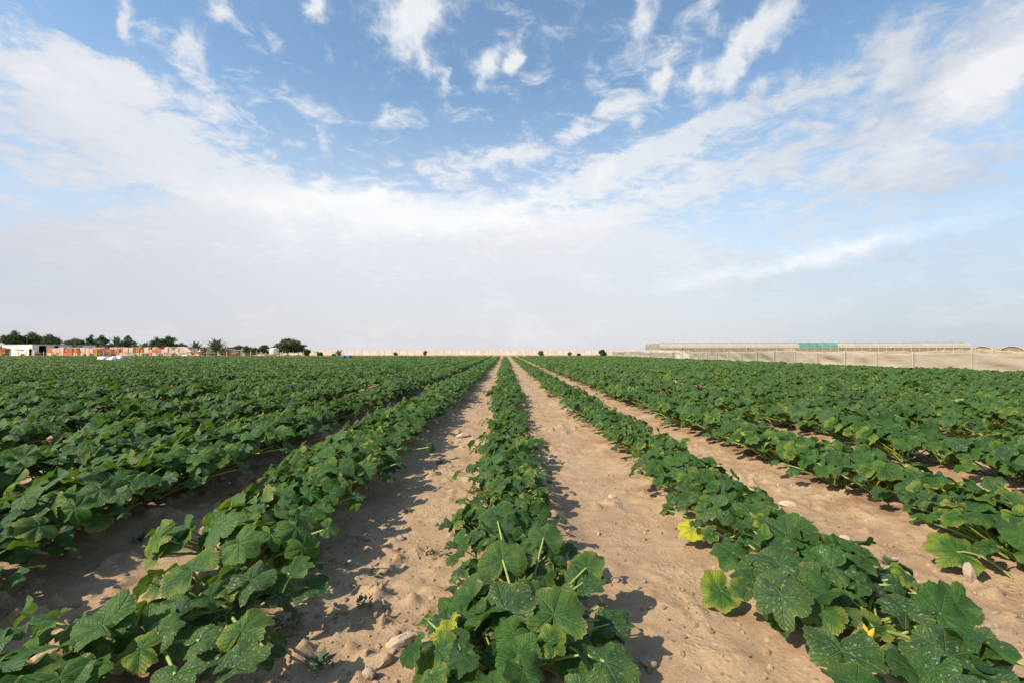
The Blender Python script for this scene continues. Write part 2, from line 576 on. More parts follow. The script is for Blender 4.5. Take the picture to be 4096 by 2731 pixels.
def leaf_material():
    m = bpy.data.materials.new("squash_leaf")
    m.use_nodes = True
    t = m.node_tree
    t.nodes.clear()
    N = NT(t)
    out = N.n('ShaderNodeOutputMaterial')
    uv = N.n('ShaderNodeUVMap')
    uv.uv_map = 'UVMap'
    u, v, _ = N.xyz(uv.outputs[0])
    u = N.m('SUBTRACT', N.m('MULTIPLY', u, 2.6), 1.3)
    v = N.m('SUBTRACT', N.m('MULTIPLY', v, 2.6), 1.3)
    r = N.m('SQRT', N.m('ADD', N.m('MULTIPLY', u, u), N.m('MULTIPLY', v, v)))
    th = N.m('ARCTAN2', v, u)
    tt = N.m('PINGPONG', th, R(25))
    d = N.m('MULTIPLY', r, N.m('SINE', tt))
    al = N.m('MULTIPLY', r, N.m('COSINE', tt))
    vein = N.m('MULTIPLY', N.ss(d, .006, .030, 1, 0), N.ss(r, .75, 1.05, 1, .1))
    br = N.m('PINGPONG', N.m('SUBTRACT', al, N.m('MULTIPLY', d, 1.25)), .085)
    vein2 = N.m('MULTIPLY', N.ss(br, .0, .016, 1, 0), N.ss(r, .1, .3, 0, .75))
    V = N.m('MAXIMUM', vein, vein2)
    la = N.n('ShaderNodeAttribute')
    la.attribute_name = 'leafcol'
    lr, ly, ld = N.xyz(la.outputs['Color'])
    rim = la.outputs['Alpha']
    oi = N.n('ShaderNodeObjectInfo').outputs['Random']
    pos0 = N.n('ShaderNodeNewGeometry').outputs['Position']
    pos = N.n('ShaderNodeNewGeometry').outputs['Position']
    n1 = N.noise(pos, 9, 5, .6)
    n2 = N.noise(pos, 45, 5, .65)
    hue = N.m('ADD', N.m('MULTIPLY', lr, .72), N.m('MULTIPLY', oi, .28))
    big = N.noise(pos0, .16, 3, .6)
    hue = N.m('ADD', hue, N.m('MULTIPLY', N.m('SUBTRACT', big, .5), 1.1), clamp=True)
    c = N.mix(hue, (.012, .048, .011), (.044, .135, .014))
    c = N.mix(N.ss(oi, .90, 1.0, 0, .55), c, (.105, .205, .020))
    c = N.mix(N.ss(n1, .42, .70, 0, .5), c, (.065, .155, .018))
    c = N.mix(N.ss(n2, .35, .65, .35, 0), c, (.010, .034, .012))
    # yellowing patches from the margin inwards
    ye = N.m('MULTIPLY', N.m('MULTIPLY', ly, ly), N.ss(N.m('ADD', rim, N.m('MULTIPLY', N.m('SUBTRACT', n1, .5), 1.4)), .35, .95))
    c = N.mix(N.m('MULTIPLY', ye, .85), c, (.26, .30, .030))
    full = N.ss(ly, .93, 1.0)
    c = N.mix(N.m('MULTIPLY', full, .8), c, (.50, .46, .030))
    # dusty grey-green bloom and pale flecks near the veins
    du = N.m('MULTIPLY', ld, N.ss(n2, .30, .65, .25, .85))
    c = N.mix(N.m('MULTIPLY', du, .42), c, (.070, .118, .066))
    flk = N.m('MULTIPLY', N.ss(N.noise(pos, 75, 2, .5), .60, .68), N.ss(ld, .55, .75))
    c = N.mix(N.m('MULTIPLY', flk, .55), c, (.30, .38, .27))
    c = N.mix(N.m('MULTIPLY', V, .40), c, (.15, .22, .10))
    # scorched tan edges
    bz = N.m('ADD', rim, N.m('MULTIPLY', N.m('SUBTRACT', N.noise(pos, 20, 4, .6), .5), .9))
    burn = N.m('MULTIPLY', N.ss(bz, .95, 1.05), N.ss(ly, .30, .62))
    c = N.mix(N.m('MULTIPLY', burn, .9), c, (.30, .20, .085))
    edge = N.ss(rim, .94, 1.0, 0, .22)
    c = N.mix(edge, c, (.17, .22, .03))
    b = N.n('ShaderNodeBsdfPrincipled')
    N.put(b.inputs['Base Color'], c)
    N.put(b.inputs['Roughness'], N.ss(n2, .3, .7, .40, .66))
    b.inputs['Specular IOR Level'].default_value = .26
    bn = N.n('ShaderNodeBump')
    bn.inputs['Strength'].default_value = .9
    bn.inputs['Distance'].default_value = .011
    hh = N.m('SUBTRACT', N.m('ADD', N.m('MULTIPLY', n2, .6), N.m('MULTIPLY', N.noise(pos, 24, 3, .5), .9)), N.m('MULTIPLY', V, .6))
    N.put(bn.inputs['Height'], hh)
    N.put(b.inputs['Normal'], bn.outputs[0])
    tr = N.n('ShaderNodeBsdfTranslucent')
    N.put(tr.inputs[0], N.mix(.55, c, (.16, .30, .012)))
    mx = N.n('ShaderNodeMixShader')
    mx.inputs[0].default_value = .28
    t.links.new(b.outputs[0], mx.inputs[1])
    t.links.new(tr.outputs[0], mx.inputs[2])
    t.links.new(mx.outputs[0], out.inputs[0])
    return m


LEAF = leaf_material()
STALK = mat("squash_stalk", (.20, .29, .055), .55, vary=(.32, .38, .11), scale=14, trans=.12)
FLOWER = mat("squash_flower", (.78, .36, .02), .6, vary=(.85, .50, .05), scale=40, trans=.25)


# ------------------------------------------------------------------ leaf and plant geometry
def leaf_grid(level, rg):
    """local blade: x along the midrib, petiole joint at the origin, radius about 1"""
    rings, M = {0: ((.10, .28, .5, .72, .90, 1.0), 66), 1: ((.34, .72, 1.0), 34), 2: ((.6, 1.0), 14)}[level]
    th = -PI + (np.arange(M) + .5) * 2 * PI / M
    at_ = np.abs(th)
    notch = rg.uniform(.16, .36)
    r = np.ones(M)
    for cpos, dpt in ((25, 1.0), (76, .75), (127, .35)):             # notches between rounded lobes
        for sg in (-1, 1):
            jj = R(cpos + rg.uniform(-5, 5)) * sg
            r = r - notch * dpt * rg.uniform(.7, 1.25) * np.exp(-(np.abs(th - jj) / R(11.5)) ** 1.15)
    r = r * (1 + .07 * np.cos(th)) * (1 + .05 * np.sin(2 * th + rg.uniform(0, 6)) + .04 * np.sin(5 * th + rg.uniform(0, 6)))
    back = np.clip((PI - at_) / R(rg.uniform(32, 52)), 0, 1)
    r = r * (.12 + .88 * np.sin(back * PI / 2) ** 1.1)
    if level < 2:
        r = r * (1 + rg.uniform(.018, .034) * ((np.arange(M) % 2) * 2 - 1) * rg.uniform(.5, 1.3, M) * (back > .5))
    rr = np.array(rings)
    F, TH = np.meshgrid(rr, th, indexing='ij')
    RR = F * r[None, :]
    x, y = RR * np.cos(TH), RR * np.sin(TH)
    a = (np.abs(TH) + 1e-6) % R(50)
    tq = np.where(a > R(25), R(50) - a, a) / R(25)
    z = .075 * RR * (tq * tq * (3 - 2 * tq)) * rg.uniform(.4, 1.5)                          # quilting between the veins
    z = z + rg.uniform(-.05, .42) * np.abs(y) * (1 - .3 * F)          # fold along the midrib
    z = z - rg.uniform(.10, .40) * RR ** 2                           # drooping margins
    z = z + F ** 2 * .10 * np.sin(x * rg.uniform(2, 4) + rg.uniform(0, 6)) * np.sin(y * rg.uniform(2, 4) + rg.uniform(0, 6))
    k1, k2 = rg.integers(3, 6), rg.integers(6, 11)
    z = z + F ** 2.5 * (rg.uniform(.05, .16) * np.sin(k1 * TH + rg.uniform(0, 6)) + rg.uniform(.02, .07) * np.sin(k2 * TH + rg.uniform(0, 6)))
    if rg.random() < .22:                                            # one side rolled
        s_ = rg.choice([-1, 1])
        z = z + .9 * np.clip(s_ * y - .35, 0, 1) ** 1.5
    v = np.concatenate([[[0, 0, 0]], np.stack([x, y, z], -1).reshape(-1, 3)])
    ring = np.concatenate([[0], F.ravel()])
    K = len(rings)
    f = []
    idx = lambda i, j: 1 + i * M + j % M
    for j in range(M - 1 if level < 3 else M):
        f.append((0, idx(0, j), idx(0, j + 1), idx(0, j + 1)))
        for i in range(K - 1):
            f.append((idx(i, j), idx(i + 1, j), idx(i + 1, j + 1), idx(i, j + 1)))
    return v, np.array(f), ring


def build_leaves(name, leaves, level):
    """leaves: list of (pos, xdir, normal, size, (rand, yellow, dust), rng)"""
    V, F3, F4, UV, CO = [], [], [], [], []
    off = 0
    for (p, xd, nn, s_, col, rg) in leaves:
        v, f, ring = leaf_grid(level, rg)
        yd = np.cross(nn, xd)
        B = np.stack([xd, yd, nn], 0)
        V.append(v * s_ @ B + p)
        tri = f[:, 2] == f[:, 3]
        F3.append(f[tri][:, :3] + off)
        F4.append(f[~tri] + off)
        UV.append((v[:, :2] + 1.3) / 2.6)
        c = np.empty((len(v), 4), np.float32)
        c[:, :3] = col
        c[:, 3] = ring
        CO.append(c)
        off += len(v)
    V = np.concatenate(V)
    F3, F4 = np.concatenate(F3), np.concatenate(F4)
    UV, CO = np.concatenate(UV), np.concatenate(CO)
    me = bpy.data.meshes.new(name)
    me.vertices.add(len(V))
    me.vertices.foreach_set('co', V.astype(np.float32).ravel())
    li = np.concatenate([F3.ravel(), F4.ravel()]).astype(np.int32)
    me.loops.add(len(li))
    me.loops.foreach_set('vertex_index', li)
    me.polygons.add(len(F3) + len(F4))
    ls = np.concatenate([np.arange(len(F3)) * 3, len(F3) * 3 + np.arange(len(F4)) * 4]).astype(np.int32)
    me.polygons.foreach_set('loop_start', ls)
    me.update(calc_edges=True)
    uvl = me.uv_layers.new(name='UVMap')
    uvl.data.foreach_set('uv', UV[li].astype(np.float32).ravel())
    ca = me.color_attributes.new('leafcol', 'FLOAT_COLOR', 'POINT')
    ca.data.foreach_set('color', CO.ravel())
    me.shade_smooth()
    me.materials.append(LEAF)
    return me


def nrm(a):
    a = np.asarray(a, float)
    return a / np.linalg.norm(a)


LEAN = np.array([-.22, -.20, 0])


def plant_design(seed, n=26, yellow=.25, spread=1.0, size=1.0):
    rg = np.random.default_rng(seed)
    leaves, stalks = [], []
    az0 = rg.uniform(0, 6.28)
    for i in range(n):
        q = (i + rg.uniform(-.3, .3)) / n              # 0 young and upright, 1 old and low
        q = min(max(q, 0), 1)
        az = az0 + i * 2.399 + rg.uniform(-.4, .4)
        elev = R(80 - 62 * q ** .9 + rg.uniform(-8, 8))
        L = (.20 + .35 * q ** .7) * rg.uniform(.85, 1.12)
        out = np.array([math.cos(az), math.sin(az), 0])
        base = np.array([rg.uniform(-.05, .05), rg.uniform(-.12, .12), .03])
        end = base + out * L * math.cos(elev) * spread + np.array([0, 0, max(L * math.sin(elev), .085 + .08 * rg.random())])
        end[2] = min(end[2], .285 + .07 * rg.random())
        mid = (base + end) / 2 + out * rg.uniform(-.04, .05) + np.array([0, 0, rg.uniform(.02, .07)])
        s_ = (.058 + .048 * math.sin(PI * min(.12 + q * .9, .95))) * rg.uniform(.72, 1.22) * size
        tilt = .10 + .65 * q + rg.uniform(-.45, .55)
        nn = nrm(np.array([0, 0, 1.0]) + out * tilt + LEAN * rg.uniform(-.5, 2.8) + rg.normal(0, .24, 3))
        yaw = rg.normal(0, .7)
        o2 = np.array([math.cos(az + yaw), math.sin(az + yaw), 0])
        xd = nrm(o2 - nn * np.dot(o2, nn))
        ye = rg.random() ** 2.6 * .75
        if q > .55:
            ye = min(ye + rg.random() * yellow, 1)
        if rg.random() < yellow * .025:
            ye = rg.uniform(.93, 1.0)
        col = (rg.random(), ye, rg.random())
        if rg.random() < .16:
            col = (1.0, min(ye + .2, .9), 0.0)
        leaves.append((end, xd, nn, s_, col, np.random.default_rng(seed * 1000 + i)))
        stalks.append((base, mid, end, .0065 * (.75 + .4 * q)))
    # a few small new leaves at the heart
    for i in range(5):
        az = rg.uniform(0, 6.28)
        out = np.array([math.cos(az), math.sin(az), 0])
        end = out * .06 + np.array([rg.uniform(-.06, .06), rg.uniform(-.14, .14), rg.uniform(.12, .26)])
        nn = nrm(np.array([0, 0, 1.0]) + out * .7 + rg.normal(0, .2, 3))
        xd = nrm(out - nn * np.dot(out, nn))
        leaves.append((end, xd, nn, .05 * rg.uniform(.8, 1.3), (.9, .1, 0), np.random.default_rng(seed * 77 + i)))
        stalks.append((np.array([0, 0, .03]), end * .5 + .01, end, .004))
    return leaves, stalks


def stalk_mb(stalks, n=6, seg=6):
    mb = MB()
    for (a, b, c, r) in stalks:
        pts, rad = [], []
        for i in range(seg + 1):
            t = i / seg
            p = a * (1 - t) ** 2 + 2 * b * t * (1 - t) + c * t * t
            pts.append(p)
            rad.append(r * (1.25 - .5 * t))
        mb.tube(pts, rad, n, cap=False)
    return mb


def mesh_of(mb, name, m, smooth=True):
    me = bpy.data.meshes.new(name)
    me.from_pydata(mb.v, [], mb.f)
    me.materials.append(m)
    if smooth:
        me.shade_smooth()
    me.update()
    return me


def flower_mesh(rg):
    mb = MB()
    p = np.array([rg.uniform(-.12, .12), rg.uniform(-.2, .2), 0])
    M, K = 20, 6
    h = .085
    vs, fs = [], []
    for i in range(K):
        t = i / (K - 1)
        r0 = .009 + .016 * math.sin(PI * min(t * .9, 1)) + (.014 * max(t - .7, 0) / .3)
        for j in range(M):
            a = 2 * PI * j / M
            r = r0 * (1 + .22 * math.cos(5 * a) * t)
            vs.append((p[0] + r * math.cos(a) + .02 * t, p[1] + r * math.sin(a), .15 + h * t + .012 * t * math.cos(5 * a)))
    for i in range(K - 1):
        for j in range(M):
            fs.append((i * M + j, i * M + (j + 1) % M, (i + 1) * M + (j + 1) % M, (i + 1) * M + j))
    mb.add(vs, fs)
    return mb


NV = 12
DESIGN = [plant_design(100 + i, n=48 + i % 5, yellow=(.10, .22, .40)[i % 3], spread=1.0) for i in range(NV)]
hi = [(build_leaves("foliage", d[0], 0), mesh_of(stalk_mb(d[1], 8, 8), "stalks", STALK)) for d in DESIGN]
midm = [(build_leaves("foliage", d[0], 1), mesh_of(stalk_mb(d[1], 4, 3), "stalks", STALK)) for d in DESIGN]
flowers = [mesh_of(flower_mesh(np.random.default_rng(i)), "flower", FLOWER) for i in range(4)]

# ---- where every plant stands
plants = []   # x, y, scale, rot, row
prg = np.random.default_rng(77)
for k in ROWS:
    x0 = row_x(k)
    y = .95 + prg.uniform(0, .3) if abs(k) < 2 else -1.5 + prg.uniform(0, .4)
    while y < FIELD_END + prg.uniform(-1.2, .6):
        keep = prg.random() > (.03 if abs(k) > 2 else .0)
        x0 = row_x(k, y)
        px = to_px(x0, y, .3) if y > .2 else None
        inview = px is not None and -900 < px[0] < 5000 and px[1] < 3700
        if keep and inview:
            sc = prg.uniform(.86, 1.12) * (1.08 if k > 2 or k < -1 else (.84 if k == 0 else (.90 if k == 1 else 1.04)))
            sc *= 1 + .45 * float(fbm(np.array(x0 * .35), np.array(y * .35), 3))
            plants.append([x0 + prg.normal(0, (.05 if k == 0 else ((.12 if y < 5 else .06) if k == -1 else .06)) if abs(k) < 2 else ((.13 if y < 5 else .07) if k == -2 else (.10 if k == 2 else .19))), y, sc, prg.uniform(-.6, .6), k, None])
        y += prg.uniform(.42, .54) * (1 if abs(k) < 2 else .86) * (1 if y < 60 else 1.15)

def ray_z(px, py, z):
    d = CM @ Vector(((px - 2048) / FPX, (1365.5 - py) / FPX, -1.0))
    t = (z - CAM.z) / d.z
    return np.array([d.x * t, d.y * t, z])


# the plants nearest the camera, leaf by leaf:
# (joint px, py, height, leaf width in px, direction of the tip in the ground plan, lean to the viewer, (rand, yellow, dust))
HERO = [
    (0, (2060, 2600), [
        (2011, 2238, .36, 225, 95, .75, (.8, .45, .5)), (2023, 2432, .38, 300, 100, .55, (.2, .42, .9)), (2216, 2456, .38, 330, 70, .50, (.9, .5, .45)),
        (1900, 2385, .33, 250, 150, .35, (.6, .35, .6)), (2010, 2500, .24, 300, 200, .3, (.1, .2, .95)), (1765, 2660, .30, 290, 165, .35, (.6, .45, .5)),
        (1975, 2740, .33, 190, 90, .4, (1, .3, .1)), (2420, 2645, .30, 290, -25, .25, (.45, .3, .7)), (2100, 2545, .25, 250, 265, .75, (.1, .25, .8)),
        (2345, 2270, .30, 200, 70, .5, (.7, .55, .4)), (2175, 2150, .36, 190, 80, .6, (.4, .4, .5)), (1985, 2060, .36, 180, 110, .5, (.6, .4, .5)),
        (2440, 2480, .22, 230, -10, .2, (.2, .2, .8)), (1900, 2585, .16, 230, 180, .3, (.1, .2, .7)), (2330, 2330, .26, 210, 10, .3, (.2, .3, .7))]),
    (1, (3170, 2300), [
        (3151, 2143, .37, 265, 110, .55, (.5, .3, .6)), (3115, 2256, .35, 265, 95, .40, (.4, .3, .8)), (3124, 2378, .33, 275, 240, .35, (.15, .42, .9)),
        (3293, 2280, .32, 220, 75, .3, (.1, .2, 1.0)), (3230, 2330, .29, 150, 140, .4, (.2, .1, 1.0)), (2930, 2210, .26, 190, 120, .4, (.7, .3, .5)),
        (3120, 2480, .16, 130, 260, .5, (.3, .2, .5)), (3010, 2330, .26, 200, 170, .3, (.2, .2, .6)), (3000, 2050, .34, 170, 100, .5, (.6, .4, .4))]),
    (1, (3480, 2560), [
        (3368, 2600, .33, 330, 250, .35, (.3, .35, .7)), (3786, 2624, .33, 330, 150, .30, (.3, .3, .8)), (3293, 2446, .26, 210, 235, .5, (1, .72, .1)),
        (3430, 2740, .34, 290, 100, .3, (.8, .45, .3)), (3540, 2330, .30, 210, 300, .3, (.2, .2, .8)), (3400, 2400, .24, 160, 120, .7, (1, .55, .3)),
        (3620, 2440, .28, 220, 80, .3, (.3, .4, .8))]),
    (-1, (560, 2640), [
        (430, 2503, .36, 230, 120, .6, (.6, .25, .5)), (410, 2498, .38, 290, 172, .20, (.3, .2, .6)), (565, 2596, .30, 220, 200, .35, (.9, .88, .3)),
        (320, 2720, .28, 250, 120, .3, (.5, .2, .6)), (640, 2530, .32, 190, 85, .6, (.2, .2, .7)), (180, 2700, .26, 230, 170, .3, (.2, .2, .6)),
        (800, 2560, .30, 200, 30, .3, (.2, .1, .9)), (700, 2700, .28, 230, 280, .4, (.1, .2, .8))]),
    (-1, (900, 2480), [
        (768, 2281, .40, 250, 140, .50, (.9, .62, .3)), (970, 2519, .34, 240, 75, .50, (1, .66, .2)), (940, 2668, .28, 270, 30, .40, (.4, .4, .8)),
        (1006, 2317, .35, 225, 60, .40, (.3, .35, .7)), (1161, 2293, .33, 210, 20, .30, (.9, .42, .2)), (660, 2330, .30, 190, 175, .35, (.9, .6, .3)),
        (1080, 2610, .18, 170, -20, .4, (.1, .2, .9)), (870, 2640, .26, 170, 250, .4, (.1, .1, 1.0)), (1240, 2350, .26, 190, -10, .2, (.1, .2, .9))]),
]
HPL = []
for hi_, (k, bp, lv) in enumerate(HERO):
    b = ray_z(bp[0], bp[1], .06)
    HPL.append((b, k))
    plants = [p for p in plants if not (p[4] == k and p[5] is None and (math.hypot(p[0] - b[0], p[1] - b[1]) < .27 or (k == 0 and p[1] < 1.9)))]
    plants.append([b[0], b[1], 1.0, 0.0, k, hi_])
info = []
for i, (x, y, s_, r_, k, hq) in enumerate(plants):
    p = to_px(x, y, .2)
    d = math.hypot(x, y)
    infr = p is not None and -60 < p[0] < 4156 and p[1] < 2731 + 120
    info.append((d if infr else 1e9, i))
info.sort()
single = set(i for d, i in info[:300] if d < 1e8)

WORDS = {0: 'in the middle row', -1: 'in the row just left of the middle one', 1: 'in the row just right of the middle one'}


def row_words(k):
    if k in WORDS:
        return WORDS[k]
    return 'in the %s row %s of the middle one' % (ordn(abs(k)), 'left' if k < 0 else 'right')


cnt = {}
protos = {}
for i in sorted(single, key=lambda j: (plants[j][4], plants[j][1])):
    x, y, s_, r_, k, hq = plants[i]
    cnt[k] = cnt.get(k, 0) + 1
    d = math.hypot(x, y)
    vi = int(prg.integers(0, NV))
    lod = 0 if d < 7.5 else 1
    mir = prg.random() < .5
    key = (vi, lod)
    fm, sm = (hi if lod == 0 else midm)[vi]
    if hq is not None:
        root = empty('squash_plant')
        rg = np.random.default_rng(900 + hq)
        base0 = np.array([x, y, float(ground_z(x, y)) - .01])
        lv_, st_ = plant_design(700 + hq, n=30, yellow=.2)
        L_, S_ = [], []
        for q_, t_ in zip(lv_[8:30], st_[8:30]):
            e_ = q_[0].copy()
            e_[2] = min(e_[2], .10 + .14 * rg.random())
            L_.append((e_,) + q_[1:])
            S_.append((t_[0], t_[1] * [1, 1, .6], e_, t_[3]))
        for n_, (jx, jy, jz, wpx, ang, tl, col) in enumerate(HERO[hq][2]):
            e_ = ray_z(jx, jy, jz)
            dist = (CM.transposed() @ (Vector(e_) - CAM)).z * -1
            rad_ = wpx / 2 / FPX * dist * .86
            nn = nrm([-.18 + rg.normal(0, .08), -tl, 1])
            o2 = np.array([math.cos(R(ang)), math.sin(R(ang)), 0])
            xd = nrm(o2 - nn * np.dot(o2, nn))
            p_ = e_ - base0
            L_.append((p_, xd, nn, rad_, col, np.random.default_rng(5000 + hq * 50 + n_)))
            b_ = np.array([rg.uniform(-.05, .05), rg.uniform(-.06, .06), .03])
            S_.append((b_, (b_ + p_) / 2 + np.array([0, 0, .05]) - xd * .03, p_, .0078))
        o = bpy.data.objects.new('foliage', build_leaves('foliage', L_, 0))
        C.objects.link(o)
        o.parent = root
        o = bpy.data.objects.new('stalks', mesh_of(stalk_mb(S_, 8, 8), 'stalks', STALK))
        C.objects.link(o)
        o.parent = root
        if hq == 2:
            o = bpy.data.objects.new('flower', flowers[1])
            C.objects.link(o)
            o.parent = root
            o.location = ray_z(3585, 2660, .2) - base0 - np.array([0, 0, .2])
    elif key not in protos:
        root = empty('squash_plant')
        for nm_, me in (('foliage', fm), ('stalks', sm)):
            o = bpy.data.objects.new(nm_, me)
            C.objects.link(o)
            o.parent = root
        if vi % 3 == 0:
            fl = bpy.data.objects.new('flower', flowers[vi % 4])
            C.objects.link(fl)
            fl.parent = root
        protos[key] = root
    else:
        root = copy_tree(protos[key])
    gz = float(ground_z(x, y))
    root.location = (x, y, gz - .01)
    root.rotation_euler = (0, 0, r_)
    root.scale = (s_, s_, s_ * prg.uniform(.9, 1.1)) if hq is None else (1, 1, 1)
    tag(root, 'green squash plant, %s from the camera %s' % (ordn(cnt[k]), row_words(k)), 'squash plant',
        'squash plants growing in rows')

# ---- the rest of the field as one mass
src = bpy.data.collections.new("field_plant_sources")
NL = 8
for i in range(NL):
    d = DESIGN[i]
    o = bpy.data.objects.new('a_mid_%d' % i, midm[i][0])
    src.objects.link(o)
for i in range(NL):
    lv, _ = plant_design(300 + i, n=34, yellow=.25, size=1.15)
    lv = [q for q in lv[:-5]]
    o = bpy.data.objects.new('b_far_%d' % i, build_leaves('foliage', lv, 2))
    src.objects.link(o)
for i in range(4):
    lv, _ = plant_design(400 + i, n=26, yellow=1.0, size=1.1)
    lv = [(a, b, c, d_, (e[0], min(1, .45 + .6 * e[1]), e[2]), g) for (a, b, c, d_, e, g) in lv[:-5]]
    o = bpy.data.objects.new('c_yellow_%d' % i, build_leaves('foliage', lv, 2))
    src.objects.link(o)
rest = [plants[i] for i in range(len(plants)) if i not in single]
pv, rot, scl, idx = [], [], [], []
for (x, y, s_, r_, k, hq) in rest:
    d = math.hypot(x, y)
    pv.append((x, y, float(ground_z(x, y)) - .01))
    rot.append((0, 0, r_))
    scl.append(s_)
    if d < 38:
        idx.append(int(prg.integers(0, NL)))
    elif y > 90 and prg.random() < (y - 86) / 26:
        idx.append(2 * NL + int(prg.integers(0, 4)))
    elif prg.random() < .012:
        idx.append(2 * NL + int(prg.integers(0, 4)))
    else:
        idx.append(NL + int(prg.integers(0, NL)))


def scatter(name, pts, rot, scl, idx, coll, label, kind='stuff', m=None):
    me = bpy.data.meshes.new(name)
    me.from_pydata([tuple(p) for p in pts], [], [])
    if m:
        me.materials.append(m)
    a = me.attributes.new('prot', 'FLOAT_VECTOR', 'POINT')
    a.data.foreach_set('vector', np.array(rot, np.float32).ravel())
    a = me.attributes.new('pscl', 'FLOAT_VECTOR', 'POINT')
    sc = np.array(scl, np.float32)
    if sc.ndim == 1:
        sc = np.stack([sc] * 3, 1)
    a.data.foreach_set('vector', sc.ravel())
    a = me.attributes.new('pidx', 'INT', 'POINT')
    a.data.foreach_set('value', np.array(idx, np.int32))
    o = bpy.data.objects.new(name, me)
    C.objects.link(o)
    g = bpy.data.node_groups.new(name + '_scatter', 'GeometryNodeTree')
    g.interface.new_socket('Geometry', in_out='INPUT', socket_type='NodeSocketGeometry')
    g.interface.new_socket('Geometry', in_out='OUTPUT', socket_type='NodeSocketGeometry')
    gi, go = g.nodes.new('NodeGroupInput'), g.nodes.new('NodeGroupOutput')
    ci = g.nodes.new('GeometryNodeCollectionInfo')
    ci.inputs['Collection'].default_value = coll
    ci.inputs['Separate Children'].default_value = True
    ci.inputs['Reset Children'].default_value = True
    ip = g.nodes.new('GeometryNodeInstanceOnPoints')
    ip.inputs['Pick Instance'].default_value = True

    def na(nm_, ty):
        q = g.nodes.new('GeometryNodeInputNamedAttribute')
        q.data_type = ty
        q.inputs['Name'].default_value = nm_
        return q.outputs['Attribute']
    L = g.links.new
    L(gi.outputs[0], ip.inputs['Points'])
    L(ci.outputs[0], ip.inputs['Instance'])
    e = g.nodes.new('FunctionNodeEulerToRotation')
    L(na('prot', 'FLOAT_VECTOR'), e.inputs[0])
    L(e.outputs[0], ip.inputs['Rotation'])
    L(na('pscl', 'FLOAT_VECTOR'), ip.inputs['Scale'])
    L(na('pidx', 'INT'), ip.inputs['Instance Index'])
    L(ip.outputs[0], go.inputs[0])
    md = o.modifiers.new('scatter', 'NODES')
    md.node_group = g
    tag(o, label, kind=kind)
    return o


scatter('squash_foliage', pv, rot, scl, idx, src, 'dense green squash foliage covering the far rows of the field')

# ------------------------------------------------------------------ stones and clods
STONE = mat("pale_stone", (.50, .40, .29), .9, vary=(.40, .28, .19), scale=9, bump=.6, bscale=40)
CLOD = mat("earth_clod", (.36, .24, .155), .95, vary=(.46, .33, .22), scale=14, bump=.8, bscale=50)
GREYST = mat("grey_stone", (.40, .32, .25), .9, vary=(.33, .24, .17), scale=12, bump=.6, bscale=45)


def stone_mesh(name, m, seed, dims=(1, 1, .7), sub=3, cut=9, rough=.08):
    rg = np.random.default_rng(seed)
    bm = bmesh.new()
    bmesh.ops.create_icosphere(bm, subdivisions=sub, radius=1.0)
    v = np.array([q.co[:] for q in bm.verts])
    for _ in range(cut):                                     # flat broken faces
        n = nrm(rg.normal(0, 1, 3))
        dd = rg.uniform(.62, .9)
        s_ = v @ n - dd
        v = v - np.clip(s_, 0, 9)[:, None] * n
    v = v + rough * (np.stack([fbm(v[:, 0] * 2.3 + seed, v[:, 1] * 2.3 + v[:, 2] * 1.7, 3)] * 3, 1)) * v
    v = v * np.array(dims)
    for q, c in zip(bm.verts, v):
        q.co = c
    me = bpy.data.meshes.new(name)
    bm.to_mesh(me)
    bm.free()
    me.materials.append(m)
    if sub > 1 and rough > .9:
        me.shade_smooth()
    return me


stsrc = bpy.data.collections.new("gravel_sources")
for i in range(10):
    o = bpy.data.objects.new('s_%02d' % i, stone_mesh('stone', (CLOD, STONE, CLOD, GREYST)[i % 4], 50 + i, (1, rng.uniform(.7, 1), rng.uniform(.5, .8)), 2, 8, .5))
    stsrc.objects.link(o)
STRAW = mat("straw", (.50, .39, .22), .8)
for i in range(3):
    q = MB().tube([(-1.3, 0, 0), (0, .12 * (i - 1), .12), (1.3, .1, .02)], [.035, .03, .02], 3)
    o = bpy.data.objects.new('t_%02d' % i, mesh_of(q, 'straw', STRAW))
    stsrc.objects.link(o)
pts, ro, sc, ix = [], [], [], []
for _ in range(2600):
    y = 1.2 + 9 * rng.random() ** 1.5
    x = rng.uniform(-1.25, 1.25) * y
    s_ = rng.uniform(.010, .028)
    pts.append((x, y, float(ground_z(x, y)) + .004))
    ro.append((rng.normal(0, .1), rng.normal(0, .15), rng.uniform(0, 6.28)))
    sc.append((s_, s_, s_))
    ix.append(10 + int(rng.integers(0, 3)))
tries = 0
while len(pts) < 26000 and tries < 200000:
    tries += 1
    y = 1.2 + 26 * rng.random() ** 1.9
    x = rng.uniform(-1.25, 1.25) * y
    den_ = float(fbm(np.array(x * .8 + 40), np.array(y * .8), 3)) + .5 + (.12 if x < -1.7 or x > 2.2 else 0)
    rd = float(row_dist(np.array(x)))
    if rng.random() > den_ ** 2.4 * 1.8 * (1.0 if rd > .3 else .5):
        continue
    s_ = .004 + .022 * rng.random() ** 4.2
    if rng.random() < .010:
        s_ = rng.uniform(.022, .045)
    pts.append((x, y, float(ground_z(x, y)) - s_ * .05))
    ro.append(rng.uniform(0, 6.28, 3))
    sc.append((s_, s_, s_ * rng.uniform(.6, 1)))
    ix.append(int(rng.integers(0, 10)))
scatter('gravel', pts, ro, sc, ix, stsrc, 'small pebbles, dry clods and straw bits scattered along the furrows')


def gpt(px, py):
    """ground point under photograph pixel"""
    d = CM @ Vector(((px - 2048) / FPX, (1365.5 - py) / FPX, -1.0))
    t = (CAM.z - .02) / -d.z
    return d.x * t, d.y * t


